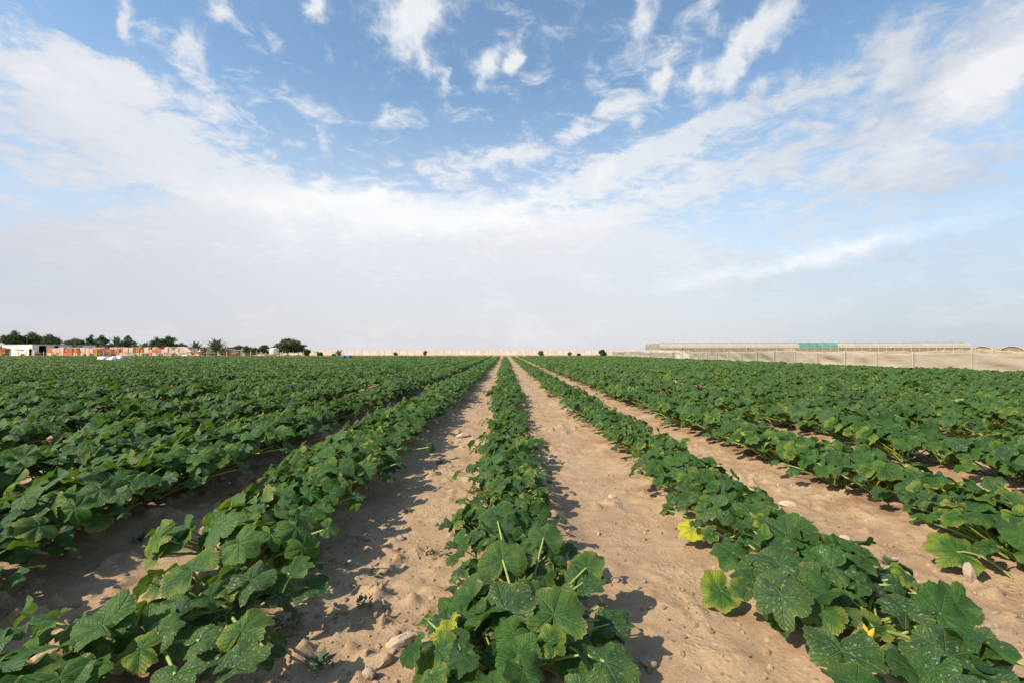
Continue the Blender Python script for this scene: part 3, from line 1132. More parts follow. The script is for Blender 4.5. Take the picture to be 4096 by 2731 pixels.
def put_stone(name, px, py, dims, m, label, rz=0, seed=1, sink=.3, tilt=0.0):
    x, y = gpt(px, py)
    o = bpy.data.objects.new(name, stone_mesh(name, m, seed, dims, 4, 9, .22))
    C.objects.link(o)
    o.location = (x, y, float(ground_z(x, y)) + dims[2] * (1 - 2 * sink) * .8)
    o.rotation_euler = (tilt, 0, R(rz))
    tag(o, label, 'stone', 'loose stones in the furrows')


put_stone('stone', 1605, 2560, (.085, .036, .032), STONE, 'long pale stone lying left of the front plant of the middle row', 38, 3)
put_stone('stone', 1520, 2640, (.062, .040, .032), CLOD, 'brown stone just in front of the long pale stone', 30, 4)
put_stone('stone', 1475, 2705, (.034, .030, .034), GREYST, 'small upright brown stone at the very bottom of the photo', 0, 5)
put_stone('stone', 1853, 1745, (.135, .070, .052), STONE, 'large flat sandy boulder in the furrow left of the middle row', 28, 6, .25)
put_stone('stone', 3880, 2330, (.035, .022, .075), GREYST, 'upright grey stone standing under the lone squash leaf', 0, 7, .15, -.25)
put_stone('stone', 2590, 2640, (.045, .030, .026), GREYST, 'rounded stone at the edge of the shadow right of the middle row', -25, 8)
put_stone('stone', 3150, 2015, (.085, .050, .034), STONE, 'flat pale stone in the furrow right of the large leaves', -20, 9)
put_stone('stone', 3380, 2150, (.045, .040, .034), STONE, 'roundish pale stone in the second furrow right of the middle', 0, 10)
put_stone('stone', 3695, 2330, (.080, .045, .022), GREYST, 'flat grey slab left of the upright stone', -10, 11)
put_stone('stone', 3745, 2378, (.040, .026, .020), GREYST, 'small flat slab in front of the grey slab', 0, 12)
put_stone('stone', 1040, 1990, (.10, .075, .055), CLOD, 'big pale clod between the first two rows left of the middle', 20, 13)
put_stone('stone', 2450, 1985, (.045, .035, .030), STONE, 'pale stone in the middle of the furrow right of the middle row', 0, 14)
put_stone('stone', 180, 2610, (.065, .040, .028), STONE, 'pale flat stone beside the lowest leaves at the left edge', 15, 15)
put_stone('stone', 2460, 2320, (.032, .030, .026), CLOD, 'round clod alone in the sunlit furrow right of the middle', 0, 16)
put_stone('stone', 2940, 2250, (.040, .033, .030), CLOD, 'brown clod by the yellow leaf', 0, 17)

# ------------------------------------------------------------------ weeds, dry tufts, litter
WEED = mat("weed_leaf", (.055, .095, .045), .7, vary=(.09, .13, .07), scale=40, trans=.2)
DRY = mat("dry_stem", (.30, .21, .12), .9, vary=(.20, .13, .08), scale=20)


def weed_mesh(seed, n=26, r=.07, h=.05):
    rg = np.random.default_rng(seed)
    mb = MB()
    for i in range(n):
        a, L = rg.uniform(0, 6.28), r * rg.uniform(.4, 1)
        b = np.array([math.cos(a), math.sin(a), 0]) * L + np.array([0, 0, h * rg.uniform(.2, 1)])
        s_ = np.array([-math.sin(a), math.cos(a), 0]) * L * .22
        o = b * .45
        mb.add([o, o * 1.5 + s_, b, o * 1.5 - s_], [(0, 1, 2, 3)])
        mb.tube([(0, 0, 0), tuple(o)], [.0012, .001], 3)
    return mb


def put_weed(px, py, sc, label, seed):
    x, y = gpt(px, py)
    o = weed_mesh(seed).build('weed', WEED)
    o.location = (x, y, float(ground_z(x, y)))
    o.scale = (sc, sc, sc)
    tag(o, label, 'weed', 'small weeds sprouting in the furrows')


for j, (px, py, sc, lb) in enumerate([
        (1735, 2195, .8, 'small green weed in the furrow left of the middle row, beside stones'),
        (1455, 2430, 1.0, 'low green weed at the shaded foot of the row left of the middle'),
        (1500, 2290, .9, 'grey green weed sprouting in the row shadow left of the middle'),
        (1760, 1845, 1.1, 'flat weed patch across the furrow left of the middle row'),
        (3475, 2230, .9, 'small weed sprig in the second furrow right of the middle'),
        (3560, 2260, 1.0, 'leafy weed just left of the lone squash leaf'),
        (3590, 2300, .9, 'weed with round leaves closest to the grey slab'),
        (1630, 2040, .8, 'tiny weed in the shadow of the row left of the middle'),
        (560, 2160, 1.0, 'weed in the shaded ground between the left rows'),
        (1270, 2660, 1.2, 'weed at the bottom of the furrow left of the middle row'),
        (2110, 1620, 1.6, 'weed tuft beside the middle row halfway up its right side'),
        (2200, 1590, 2.2, 'wide weed patch in the right furrow, farther away'),
        (1905, 1590, 2.0, 'weed patch in the left furrow, farther away')]):
    put_weed(px, py, sc, lb, 20 + j)


def twig_bush(name, seed, w, h, n, m, label, cat, loc, group=None, rad=.006):
    rg = np.random.default_rng(seed)
    mb = MB()
    for i in range(n):
        a = rg.uniform(0, 6.28)
        t = rg.random() ** .6
        e = np.array([math.cos(a) * w * t, math.sin(a) * w * t, h * rg.uniform(.45, 1) * (1 - .45 * t * t)])
        m1 = e * .5 + rg.normal(0, .06 * w, 3)
        m1[2] = abs(m1[2])
        mb.tube([(0, 0, 0), m1, e], [rad, rad * .7, rad * .3], 3, cap=False)
        for _ in range(2):
            f = m1 + (e - m1) * rg.random()
            g = f + rg.normal(0, .16 * w, 3) + np.array([0, 0, .08 * h])
            mb.tube([f, g], [rad * .5, rad * .2], 3, cap=False)
    o = mb.build(name, m, loc=loc)
    tag(o, label, cat, group)
    return o


x, y = gpt(1520, 1670)
twig_bush('dry_tuft', 3, .16, .09, 40, DRY, 'dry brown tuft at the foot of the row left of the middle', 'dry tuft', (x, y, float(ground_z(x, y))), 'dry tufts', .003)
x, y = gpt(2185, 1775)
twig_bush('dry_tuft', 4, .13, .11, 40, DRY, 'dry brown tuft against the right side of the middle row', 'dry tuft', (x, y, float(ground_z(x, y))), 'dry tufts', .003)

# the single leaf on the ground beside the outer right row, and the yellow leaf
for px, py, h_, s_, col, nm_, lb, rz in [
        (3830, 2290, .13, .17, (.7, .75, .1), 'squash_leaf', 'lone broad green leaf with yellow rim over the bare furrow', 2.6),
        (2775, 2190, .13, .125, (1, 1.0, 0), 'squash_leaf', 'bright yellow mottled leaf sticking out of the row into the furrow', 3.3),
        (2885, 2420, .10, .12, (1, .93, 0), 'squash_leaf', 'lime green rounded leaf hanging over the furrow below the yellow leaf', 3.5)]:
    x, y = gpt(px, py)
    root = empty(nm_, (x, y, float(ground_z(x, y))))
    nn = nrm([-.25, -.45, 1])
    o2 = np.array([math.cos(rz), math.sin(rz), 0])
    xd = nrm(o2 - nn * np.dot(o2, nn))
    me = build_leaves('blade', [(np.array([0, 0, h_]), xd, nn, s_, col, np.random.default_rng(int(px)))], 0)
    o = bpy.data.objects.new('blade', me)
    C.objects.link(o)
    o.parent = root
    st = stalk_mb([(np.array([-math.cos(rz) * .26, -math.sin(rz) * .26, .02]), np.array([-math.cos(rz) * .12, -math.sin(rz) * .12, h_ * 1.3]), np.array([0, 0, h_]), .006)], 8, 8)
    st.build('stalk', STALK, root, True)
    tag(root, lb, 'leaf')

TEAL = mat("teal_plastic", (.10, .42, .36), .5, vary=(.2, .55, .48), scale=20)
BLACKP = mat("black_plastic", (.02, .02, .025), .5)


def scrap(px, py, w, m, label, seed, Y=None):
    rg = np.random.default_rng(seed)
    x, y = gpt(px, py)
    n = 7
    vs = [(w * (i / (n - 1) - .5), w * .5 * (j / (n - 1) - .5) + rg.normal(0, .01), .02 + abs(rg.normal(0, w * .10))) for i in range(n) for j in range(n)]
    top = len(vs)
    vs += [(a, b, c - .004) for a, b, c in vs]
    fs = []
    for i in range(n - 1):
        for j in range(n - 1):
            q = i * n + j
            fs.append((q, q + 1, q + n + 1, q + n))
            fs.append((top + q, top + q + n, top + q + n + 1, top + q + 1))
    o = MB().add(vs, fs).build('plastic_scrap', m, loc=(x, y, float(ground_z(x, y))))
    tag(o, label, 'litter')


scrap(1975, 1493, .28, TEAL, 'crumpled teal plastic scrap in the furrow left of the middle row', 1)
scrap(2013, 1441, .9, BLACKP, 'black plastic heap at the far end of the left furrow', 2)

# ------------------------------------------------------------------ things standing in the field
BLUE = mat("blue_plastic", (.012, .07, .42), .4, vary=(.02, .09, .36), scale=3)
WHITEP = mat("white_sheet", (.78, .78, .80), .7, vary=(.66, .67, .72), scale=2, bump=.4, bscale=6)


def drum(px, Y, label, rz=0, tilt=0):
    mb = MB()
    prof = [(.0, .27), (.02, .29), (.28, .29), (.30, .305), (.32, .29), (.60, .29), (.62, .305), (.64, .29), (.88, .29), (.90, .28), (.90, .255), (.87, .25)]
    n = 24
    vs = [(r_ * math.cos(2 * PI * j / n), r_ * math.sin(2 * PI * j / n), z) for z, r_ in prof for j in range(n)]
    fs = [(i * n + j, i * n + (j + 1) % n, (i + 1) * n + (j + 1) % n, (i + 1) * n + j) for i in range(len(prof) - 1) for j in range(n)]
    fs.append(tuple((len(prof) - 1) * n + j for j in range(n)))
    root = empty('drum', (X(px, Y), Y, 0))
    root.rotation_euler = (0, R(tilt), 0)
    mb.add(vs, fs).build('body', BLUE, root, True)
    MB().tube([(.12, 0, .87), (.12, 0, .90)], [.035, .035], 10).build('cap', BLUE, root)
    tag(root, label, 'drum', 'blue drums standing among the plants')


drum(1376, 74, 'upright blue plastic drum, nearer the big round tree')
drum(1398, 74, 'slightly tilted blue plastic drum beside the upright one', tilt=5)


def soft_heap(name, px0, px1, ptop, Y, depth, m, label, cat, seed, boxy=False, group=None):
    """covered heap or bag between two photograph columns"""
    x0, x1 = X(px0, Y), X(px1, Y)
    h = Z((px0 + px1) / 2, ptop, Y)
    rg = np.random.default_rng(seed)
    bm = bmesh.new()
    bmesh.ops.create_icosphere(bm, subdivisions=4, radius=1)
    s0 = rg.uniform(0, 50)
    for v in bm.verts:
        c = v.co
        if boxy:
            mx = max(abs(c.x), abs(c.y), abs(c.z))
            c *= .93 / mx * .8 + .2
        nq = float(fbm(np.array(c.x * 2.2 + s0), np.array(c.y * 2.2 + c.z * 1.9), 4))
        c *= 1 + (.18 if boxy else .42) * nq
        v.co = Vector((c.x * (x1 - x0) / 2, c.y * depth / 2, max(c.z, -.55) * h * .62 + h * .36))
    me = bpy.data.meshes.new(name)
    bm.to_mesh(me)
    bm.free()
    me.materials.append(m)
    me.shade_smooth()
    o = bpy.data.objects.new(name, me)
    C.objects.link(o)
    o.location = ((x0 + x1) / 2, Y, 0)
    tag(o, label, cat, group)
    return o


soft_heap('white_crate', 399, 433, 1423, 60, 1.0, WHITEP, 'low white wrapped crate among the plants, in front of the brick stacks', 'crate', 3, True)
soft_heap('white_bag', 434, 472, 1422, 60, 1.0, WHITEP, 'crumpled white bag right of the wrapped crate', 'bag', 4, group='white bags in the field')
soft_heap('white_bag', 462, 498, 1419.5, 61, 1.0, WHITEP, 'highest crumpled white bag, beside the bundle of poles', 'bag', 6, group='white bags in the field')
mb = MB()
for i in range(9):
    a = X(492, 61) + random.uniform(-.3, .3)
    mb.tube([(a, 61 + random.uniform(-.3, .3), .82 + random.uniform(-.1, .1)), (a + 1.3, 61 + random.uniform(-.4, .4), .45)], [.03, .025], 5)
tag(mb.build('pole_bundle', DRY), 'bundle of thin wooden poles leaning beside the white bags', 'poles')
soft_heap('white_tub', 731, 756, 1415.5, 112, 1.1, WHITEP, 'white tub at the field edge before the shaded stacks', 'tub', 9, True)

# ------------------------------------------------------------------ boundary wall behind the field
WALLM = mat("painted_wall", (.70, .64, .57), .9, vary=(.55, .46, .37), scale=.55, bump=.3, bscale=3, detail=8)
YPOST = mat("yellow_paint", (.62, .47, .06), .6, vary=(.5, .36, .06), scale=3)
PALEP = mat("pale_timber", (.66, .58, .46), .8, vary=(.42, .32, .2), scale=3)
GREYM = mat("grey_steel", (.32, .36, .36), .5, vary=(.25, .28, .28), scale=3)
WY = 182.0
wall = empty('boundary_wall', (X(1100, WY), WY, 0))
wx0, wx1 = X(1060, WY), X(2720, WY)
mb = MB()
n = int((wx1 - wx0) / 2.95)
ox = wall.location.x
for i in range(n):
    a, b = wx0 + i * 2.95, wx0 + (i + 1) * 2.95
    t = 2.0 + .06 * math.sin(i * 1.7) + random.uniform(-.02, .02)
    mb.box(a - ox + .01, b - ox - .01, -.1, .1, -.1, t)
mb.build('panels', WALLM, wall)
MB().box(wx0 - ox, wx1 - ox, -.16, .16, -.1, .16).build('footing', mat("wall_footing", (.5, .42, .32), .9, vary=(.4, .3, .2), scale=1), wall)
pp = None
for i in range(n + 1):
    a = wx0 + i * 2.95
    if pp is None:
        q = MB()
        q.box(-.035, .035, -.15, -.103, 0, 2.2)
        q.box(-.18, .18, -.17, -.152, 1.75, 1.81)
        q.box(-.14, .14, -.17, -.152, 1.2, 1.25)
        q.tube([(0, -.12, 2.2), (0, -.12, 2.75)], [.03, .02], 5)
        q.box(-.25, .25, -.19, -.15, 2.42, 2.47)
        pp = q.build('post', PALEP, wall)
    else:
        c = pp.copy()
        C.objects.link(c)
        c.parent = wall
        pp2 = c
    (pp if i == 0 else pp2).location = (a - ox, 0, 0)
tag(wall, 'long low pale stained wall with posts closing the field behind', 'wall')

# sand ridge past the wall
hx = np.linspace(-1, 1, 120)
hy = np.linspace(-1, 1, 14)
HX, HY = np.meshgrid(hx, hy)
cx_, cy_ = X(2500, 420), 420
HZ = np.clip(1 - HX ** 2, 0, 1) * np.clip(1 - HY ** 2, 0, 1) * (2.7 + 1.2 * fbm(HX * 4, HY * 2 + 9, 3))
hv = np.stack([HX.ravel() * 95 + cx_, HY.ravel() * 40 + cy_, HZ.ravel() - .1], 1)
ii = (np.arange(13)[:, None] * 120 + np.arange(119)[None, :]).ravel()
hm = np_mesh("hill", hv, np.stack([ii, ii + 1, ii + 121, ii + 120], 1), mat("sand_hill", (.42, .33, .25), .95, vary=(.34, .26, .19), scale=.2))
ho = bpy.data.objects.new("hill", hm)
C.objects.link(ho)
tag(ho, 'low brown sand ridge behind the wall', kind='structure')

# ------------------------------------------------------------------ fence of yellow posts on the left
FY = 124.0
fence = empty('wire_fence', (X(600, FY), FY, 0))
fx = fence.location.x
post_px = [2, 40, 74, 106, 138, 175, 211, 243, 273, 302, 331, 359, 387, 414, 441, 473, 503, 535, 566, 597, 645, 702, 750, 790, 828, 871, 907, 964, 1003, 1045, 1085, 1130, 1173, 1215]
for j, p in enumerate(post_px):
    a = X(p, FY) - fx
    q = MB().box(a - .055, a + .055, -.055, .055, 0, 1.62 + .08 * math.sin(j * 2.1))
    q.build('post', YPOST, fence)
mb = MB()
xs = [X(p, FY) - fx for p in post_px]
for zz in (1.15, .62):
    for a, b in zip(xs[:-1], xs[1:]):
        mb.tube([(a, -.06, zz), ((a + b) / 2, -.06, zz - .04), (b, -.06, zz)], [.022] * 3, 4, False)
mb.build('rail', PALEP, fence)
tag(fence, 'wire fence with yellow posts and a rail before the brick yard', 'fence')
for px, tp, lb in [(968, 1397, 'tall grey steel post with white cap left of the tank'), (1027, 1400, 'thin grey steel post without a cap, nearer the tank')]:
    o = empty('steel_post', (X(px, FY + 1), FY + 1, 0))
    h = Z(px, tp, FY + 1)
    MB().tube([(0, 0, 0), (0, 0, h)], [.085, .085], 8).build('shaft', GREYM, o)
    if px == 968:
        MB().tube([(0, 0, h), (0, 0, h + .25)], [.15, .10], 8).build('cap', WHITEP, o)
    tag(o, lb, 'post')
o = MB().box(-.16, .16, -.16, .16, 0, Z(1125, 1408, FY + 1)).build('concrete_post', mat("concrete", (.5, .47, .42), .9, vary=(.4, .37, .33), scale=2), loc=(X(1125, FY + 1), FY + 1, 0))
tag(o, 'short thick concrete post right of the tank', 'post')

# dry scrub along the fence
SCRUB = mat("dry_scrub", (.16, .125, .085), .95, vary=(.24, .19, .12), scale=2)
SCRUBG = mat("grey_green_scrub", (.10, .11, .06), .9, vary=(.15, .15, .09), scale=2)
scr = [(150, 26, 1.6, 0), (215, 15, 1.0, 0), (340, 12, 1.1, 0), (365, 16, 1.2, 0), (415, 44, 2.3, 0), (450, 22, 1.6, 0), (575, 18, 1.2, 0), (640, 18, 1.1, 0), (695, 16, 1.2, 0), (740, 24, 1.3, 0),
       (850, 26, 1.5, 1), (900, 16, 1.3, 0), (935, 14, 1.1, 0), (20, 20, 1.3, 0), (90, 18, 1.2, 0), (1150, 22, 1.0, 0), (1195, 22, .9, 0)]
for j, (p, w, h, g_) in enumerate(scr):
    twig_bush('dry_bush', 60 + j, w / 1820 * FY * .55, h, 130, SCRUBG if g_ else SCRUB,
              'dry twiggy bush along the yellow post fence, %s from its far left end' % ordn(sorted(q[0] for q in scr).index(p) + 1),
              'dry bush', (X(p, FY + 1.5), FY + 1.5, 0), 'dry bushes along the fence', .03)

# ------------------------------------------------------------------ brick yard
def brick_mat(name, c1, c2, mortar):
    m = bpy.data.materials.new(name)
    m.use_nodes = True
    t = m.node_tree
    t.nodes.clear()
    N = NT(t)
    co = N.n('ShaderNodeTexCoord').outputs['Object']
    out = N.n('ShaderNodeOutputMaterial')
    b = N.n('ShaderNodeBsdfPrincipled')
    b.inputs['Roughness'].default_value = .9
    oi = N.n('ShaderNodeObjectInfo').outputs['Random']
    c = N.mix(N.m('ADD', N.m('MULTIPLY', N.noise(co, 3, 4), .6), N.m('MULTIPLY', oi, .4)), c1, c2)
    x_, y_, z_ = N.xyz(co)
    ln = N.m('PINGPONG', z_, .1)
    c = N.mix(N.ss(ln, 0, .02, .6, 0), c, mortar)
    N.put(b.inputs['Base Color'], c)
    t.links.new(b.outputs[0], out.inputs[0])
    return m


BRICK = brick_mat("orange_brick", (.50, .14, .055), (.60, .22, .10), (.22, .07, .04))
BRICKD = brick_mat("dark_red_brick", (.26, .075, .05), (.34, .11, .07), (.12, .04, .03))
WRAP = mat("beige_wrap", (.62, .50, .38), .7, vary=(.52, .41, .30), scale=1.5, bump=.5, bscale=5)
WRAPP = mat("pale_pink_wrap", (.64, .46, .36), .7, vary=(.62, .36, .25), scale=1.8, bump=.5, bscale=5)
GREYT = mat("grey_tarp_and_stack_shade", (.20, .175, .165), .85, vary=(.28, .25, .23), scale=1.2, bump=.4, bscale=4)  # tarps, boards and sheds; on the g stacks this grey is painted shade
TIMBER = mat("pallet_timber", (.30, .22, .14), .9)


def brick_stack_mesh(m, seed, w, d, h):
    rg = random.Random(seed)
    mb = MB()
    for k in range(3):
        mb.box(-w / 2 + .05 + k * (w - .2) / 2, -w / 2 + .15 + k * (w - .2) / 2, -d / 2, d / 2, 0, .10)
    nl = max(4, int(h / .2))
    for l in range(nl):
        z0 = .10 + l * (h - .1) / nl
        j = rg.uniform(-.02, .02)
        top = l == nl - 1
        a = -w / 2 + j
        b = w / 2 + j - (rg.choice([0, .0, .25, .5]) * w * .5 if top else 0)
        mb.box(a, b, -d / 2 + j, d / 2 + j, z0 + .001, z0 + (h - .1) / nl)
    return mesh_of(mb, 'brick_stack', m, False)


def wrap_mesh(m, seed, w, d, h):
    bm = bmesh.new()
    bmesh.ops.create_cube(bm, size=1)
    bmesh.ops.subdivide_edges(bm, edges=bm.edges[:], cuts=6, use_grid_fill=True)
    s0 = seed * 3.7
    for v in bm.verts:
        c = v.co.copy()
        r_ = 1 - .10 * max(0, abs(c.x) * 2 + abs(c.z) * 2 - 1.6)
        q = float(fbm(np.array(c.x * 3 + s0), np.array(c.z * 3 + c.y * 2 + s0), 3))
        v.co = Vector((c.x * w * r_ * (1 + .10 * q), c.y * d * (1 + .10 * q), (c.z + .5) * h * (1 + .12 * q)))
    me = bpy.data.meshes.new('wrapped_stack')
    bm.to_mesh(me)
    bm.free()
    me.materials.append(m)
    return me


SY = 140.0
# (px0, px1, top, bottom, kind)   o orange, d dark, b beige, p pinkish, g shaded stacks, their shade painted as grey
upper = [(198, 215, 1391, 'o'), (216, 232, 1393, 'b'), (233, 246, 1393, 'p'), (247, 262, 1388.5, 'b'), (267, 281, 1392, 'o'), (281, 295, 1392, 'o'), (303, 315, 1392, 'o'), (315, 326, 1397, 'd'),
         (327, 346, 1390, 'b'), (349, 364, 1393, 'p'), (365, 379, 1393, 'b'), (381, 397, 1394, 'o'), (398, 412, 1395, 'd'), (412, 427, 1392, 'd'), (427, 446, 1396, 'o'), (447, 463, 1398, 'd'),
         (465, 484, 1394, 'o'), (486, 497, 1391, 'o'), (498, 519, 1389, 'b'), (521, 538, 1389, 'b'), (540, 548, 1394, 'd'), (549, 564, 1390, 'o'), (564, 578, 1394.5, 'o'), (582, 599, 1389.5, 'b'),
         (599, 615, 1398, 'b'), (615, 632, 1398, 'o'), (632, 648, 1391.5, 'o'), (648, 662, 1396, 'p'), (662, 677, 1390.5, 'b'), (679, 693, 1390.5, 'b'), (693, 706, 1400, 'b'), (706, 720, 1391, 'b'),
         (721, 739, 1391, 'p'), (739, 757, 1391, 'b'), (758, 769, 1392, 'g'), (770, 782, 1393, 'g'), (783, 797, 1392, 'g'), (800, 812, 1396, 'd')]
lower = [(197, 214, 'b'), (217, 232, 'b'), (233, 244, 'o'), (245, 261, 'b'), (263, 279, 'o'), (280, 295, 'o'), (301, 316, 'b'), (317, 329, 'd'), (330, 345, 'b'), (348, 363, 'b'), (364, 378, 'b'),
         (380, 396, 'o'), (398, 413, 'd'), (413, 427, 'b'), (428, 444, 'o'), (446, 462, 'd'), (464, 482, 'o'), (484, 497, 'b'), (499, 517, 'b'), (519, 537, 'b'), (549, 563, 'b'), (565, 580, 'b'),
         (582, 597, 'b'), (598, 613, 'o'), (614, 630, 'b'), (632, 647, 'o'), (648, 662, 'p'), (663, 678, 'o'), (679, 694, 'b'), (694, 706, 'o'), (707, 721, 'b'), (722, 738, 'p'), (739, 755, 'b'),
         (758, 771, 'p'), (772, 785, 'o'), (786, 799, 'p')]
KM = {'o': BRICK, 'd': BRICKD, 'b': WRAP, 'p': WRAPP, 'g': GREYT}
KN = {'o': ('brick_stack', 'bare orange brick stack'), 'd': ('brick_stack', 'dark red brick stack'), 'b': ('wrapped_stack', 'beige wrapped brick stack'),
      'p': ('wrapped_stack', 'pinkish wrapped brick stack'), 'g': ('shade_painted_stack', 'grey shade-painted brick stack')}
TIER = 1.22
kc = {}
for tier, lst in (('upper', upper), ('lower', [(a, b, None, k) for a, b, k in lower])):
    for j, (a, b, top, k) in enumerate(lst):
        kc[(tier, k)] = kc.get((tier, k), 0) + 1
        Yc = SY + random.uniform(-.12, .12)
        xa, xb = X(a, Yc), X(b, Yc)
        w = (xb - xa) * .97
        z0 = TIER if tier == 'upper' else 0
        h = (Z(a, top, Yc) - z0) if top else TIER - .02
        h = max(h, .5)
        me = (brick_stack_mesh if k in 'od' else wrap_mesh)(KM[k], j + (50 if top else 0), w, 1.25, h)
        o = bpy.data.objects.new(KN[k][0], me)
        C.objects.link(o)
        o.location = ((xa + xb) / 2, Yc, z0)
        tag(o, '%s, %s of its colour from the shed in the %s tier' % (KN[k][1], ordn(kc[(tier, k)]), tier), 'brick stack', 'brick stacks in the yard')
# second line of stacks behind, only its tops show
kb = 0
for j, p in enumerate(range(240, 760, 17)):
    if random.random() < .25:
        continue
    Yc = SY + 2.4
    xa, xb = X(p, Yc), X(p + 15, Yc)
    h = Z(p, 1388.5 + random.uniform(-.8, 1.5), Yc)
    me = wrap_mesh(WRAP, 200 + j, xb - xa, 1.2, h)
    o = bpy.data.objects.new('wrapped_stack', me)
    C.objects.link(o)
    o.location = ((xa + xb) / 2, Yc, 0)
    kb += 1
    tag(o, 'tall pale wrapped stack in the line behind, %s from the shed' % ordn(kb), 'brick stack', 'brick stacks in the yard')
# leaning grey sheets in front of the stacks
kb = 0
for (a, b, h) in [(567, 582, 1.15), (625, 640, 1.1), (655, 668, 1.0), (672, 685, 1.0), (690, 700, .9), (715, 730, 1.05), (398, 409, 1.0), (505, 520, 1.0), (521, 537, 1.0)]:
    Yc = SY - 1.1
    x0, x1 = X(a, Yc), X(b, Yc)
    w = x1 - x0
    mb = MB()
    for k in range(4):
        xx = k * w / 4
        mb.add([(xx, -.7, .02), (xx + w / 4 - .03, -.7, .02), (xx + w / 4 + .25, .30, h), (xx + .28, .30, h), (xx, -.75, .0), (xx + w / 4 - .03, -.75, .0), (xx + w / 4 + .25, .25, h + .02), (xx + .28, .25, h + .02)],
               [(0, 1, 2, 3), (7, 6, 5, 4), (0, 4, 5, 1), (1, 5, 6, 2), (2, 6, 7, 3), (3, 7, 4, 0)])
    o = mb.build('leaning_boards', GREYT, loc=(x0, Yc, 0))
    kb += 1
    tag(o, 'grey boards leaning on the lower tier of stacks, %s set from the shed' % ordn(sorted([567, 625, 655, 672, 690, 715, 398, 505, 521]).index(a) + 1), 'boards', 'grey boards leaning on the stacks')
# pale sloping tarp at the end of the wrapped stacks
Yc = SY - .85
mb = MB()
x0, x1 = X(735, Yc), X(772, Yc)
mb.add([(x0, 0, 2.55), (x0 + .9, -.05, 2.45), (x1, -.5, 1.45), (x1 - 1.2, -.4, 1.42), (x0, 0.05, 2.50), (x0 + .9, 0, 2.40), (x1, -.45, 1.40), (x1 - 1.2, -.35, 1.37)],
       [(0, 3, 2, 1), (4, 5, 6, 7), (0, 1, 5, 4), (1, 2, 6, 5), (2, 3, 7, 6), (3, 0, 4, 7)])
tag(mb.build('tarp', WRAP, loc=(0, Yc, 0)), 'pale tarp sloping off the last wrapped stacks', 'tarp')
# brick heap left of the white shed
for j, (a, b, tp, Yc, lb) in enumerate([(-20, 12, 1390, 138, 'dark brick heap at the left edge, before the white shed'), (12, 32, 1393, 138, 'lower dark brick heap beside the white wall')]):
    x0, x1 = X(a, Yc), X(b, Yc)
    h = Z(a + 10, tp, Yc)
    o = bpy.data.objects.new('brick_heap', brick_stack_mesh(BRICKD, 400 + j, x1 - x0, 1.6, h))
    C.objects.link(o)
    o.location = ((x0 + x1) / 2, Yc, 0)
    tag(o, lb, 'brick heap', 'brick heaps by the white shed')
# small reddish pile and grey panel right of the big palm
for j, (a, b, tp, Yc, m_, lb) in enumerate([(905, 932, 1395, 140, WRAPP, 'pinkish brick pile right of the big palm'), (932, 952, 1407, 136, BRICKD, 'low dark red pile in front of the grey panels')]):
    x0, x1 = X(a, Yc), X(b, Yc)
    o = soft_heap('brick_pile', a, b, tp, Yc, 1.6, m_, lb, 'brick pile', 30 + j, True)

# ------------------------------------------------------------------ white shed
WHITEW = mat("white_render", (.80, .78, .74), .8, vary=(.70, .67, .62), scale=.6, detail=6)
DOOR_SHADE = mat("doorway_shade_paint", (.03, .028, .03), .9)  # near-black colour standing in for the shade inside a doorway
ROOFG = mat("grey_roof", (.30, .30, .31), .8)
A = Vector((X(8, 156), 156, 0))
B = Vector((X(129, 150), 150, 0))
E = Vector((X(385, 171), 171, 0))
shed = empty('white_shed', B)


def wall_seg(name, P0, P1, h0, h1, holes, m, parent, th=.2):
    """wall from P0 to P1 with rectangular openings (s0,s1,z0,z1) in metres along it"""
    L = (P1 - P0).length
    d = (P1 - P0).normalized()
    nn = Vector((-d.y, d.x, 0))
    mb = MB()

    def pt(s_, z, o):
        p = P0 + d * s_ + nn * o - parent.location
        return (p.x, p.y, z)

    def hh(s_):
        return h0 + (h1 - h0) * s_ / L

    def blk(s0, s1, z0, z1, z1b=None):
        z1b = z1 if z1b is None else z1b
        vs = [pt(s0, z0, 0), pt(s1, z0, 0), pt(s1, z1b, 0), pt(s0, z1, 0), pt(s0, z0, th), pt(s1, z0, th), pt(s1, z1b, th), pt(s0, z1, th)]
        mb.add(vs, [(0, 1, 2, 3), (5, 4, 7, 6), (0, 4, 5, 1), (1, 5, 6, 2), (2, 6, 7, 3), (3, 7, 4, 0)])
    s = 0
    for (a, b, z0, z1) in sorted(holes):
        if a > s:
            blk(s, a, 0, hh(s), hh(a))
        if z0 > 0:
            blk(a, b, 0, z0)
        blk(a, b, z1, hh(a), hh(b))
        s = b
    if s < L:
        blk(s, L, 0, hh(s), hh(L))
    return mb.build(name, m, parent)


HS = 3.72
Lf = (B - A).length
wall_seg('wall', A, B, HS - .12, HS, [(Lf * .88, Lf * .99, 0, 2.4)], WHITEW, shed)
Ls = (E - B).length


def s_of(px):
    """distance along the side wall seen at photograph column px"""
    q = (px - 2020) / FPX
    d = (E - B)
    # (B.x + t d.x) = q' (B.y + t d.y)
    t = (q * B.y - B.x) / (d.x - q * d.y)
    return max(0, min(1, t)) * Ls


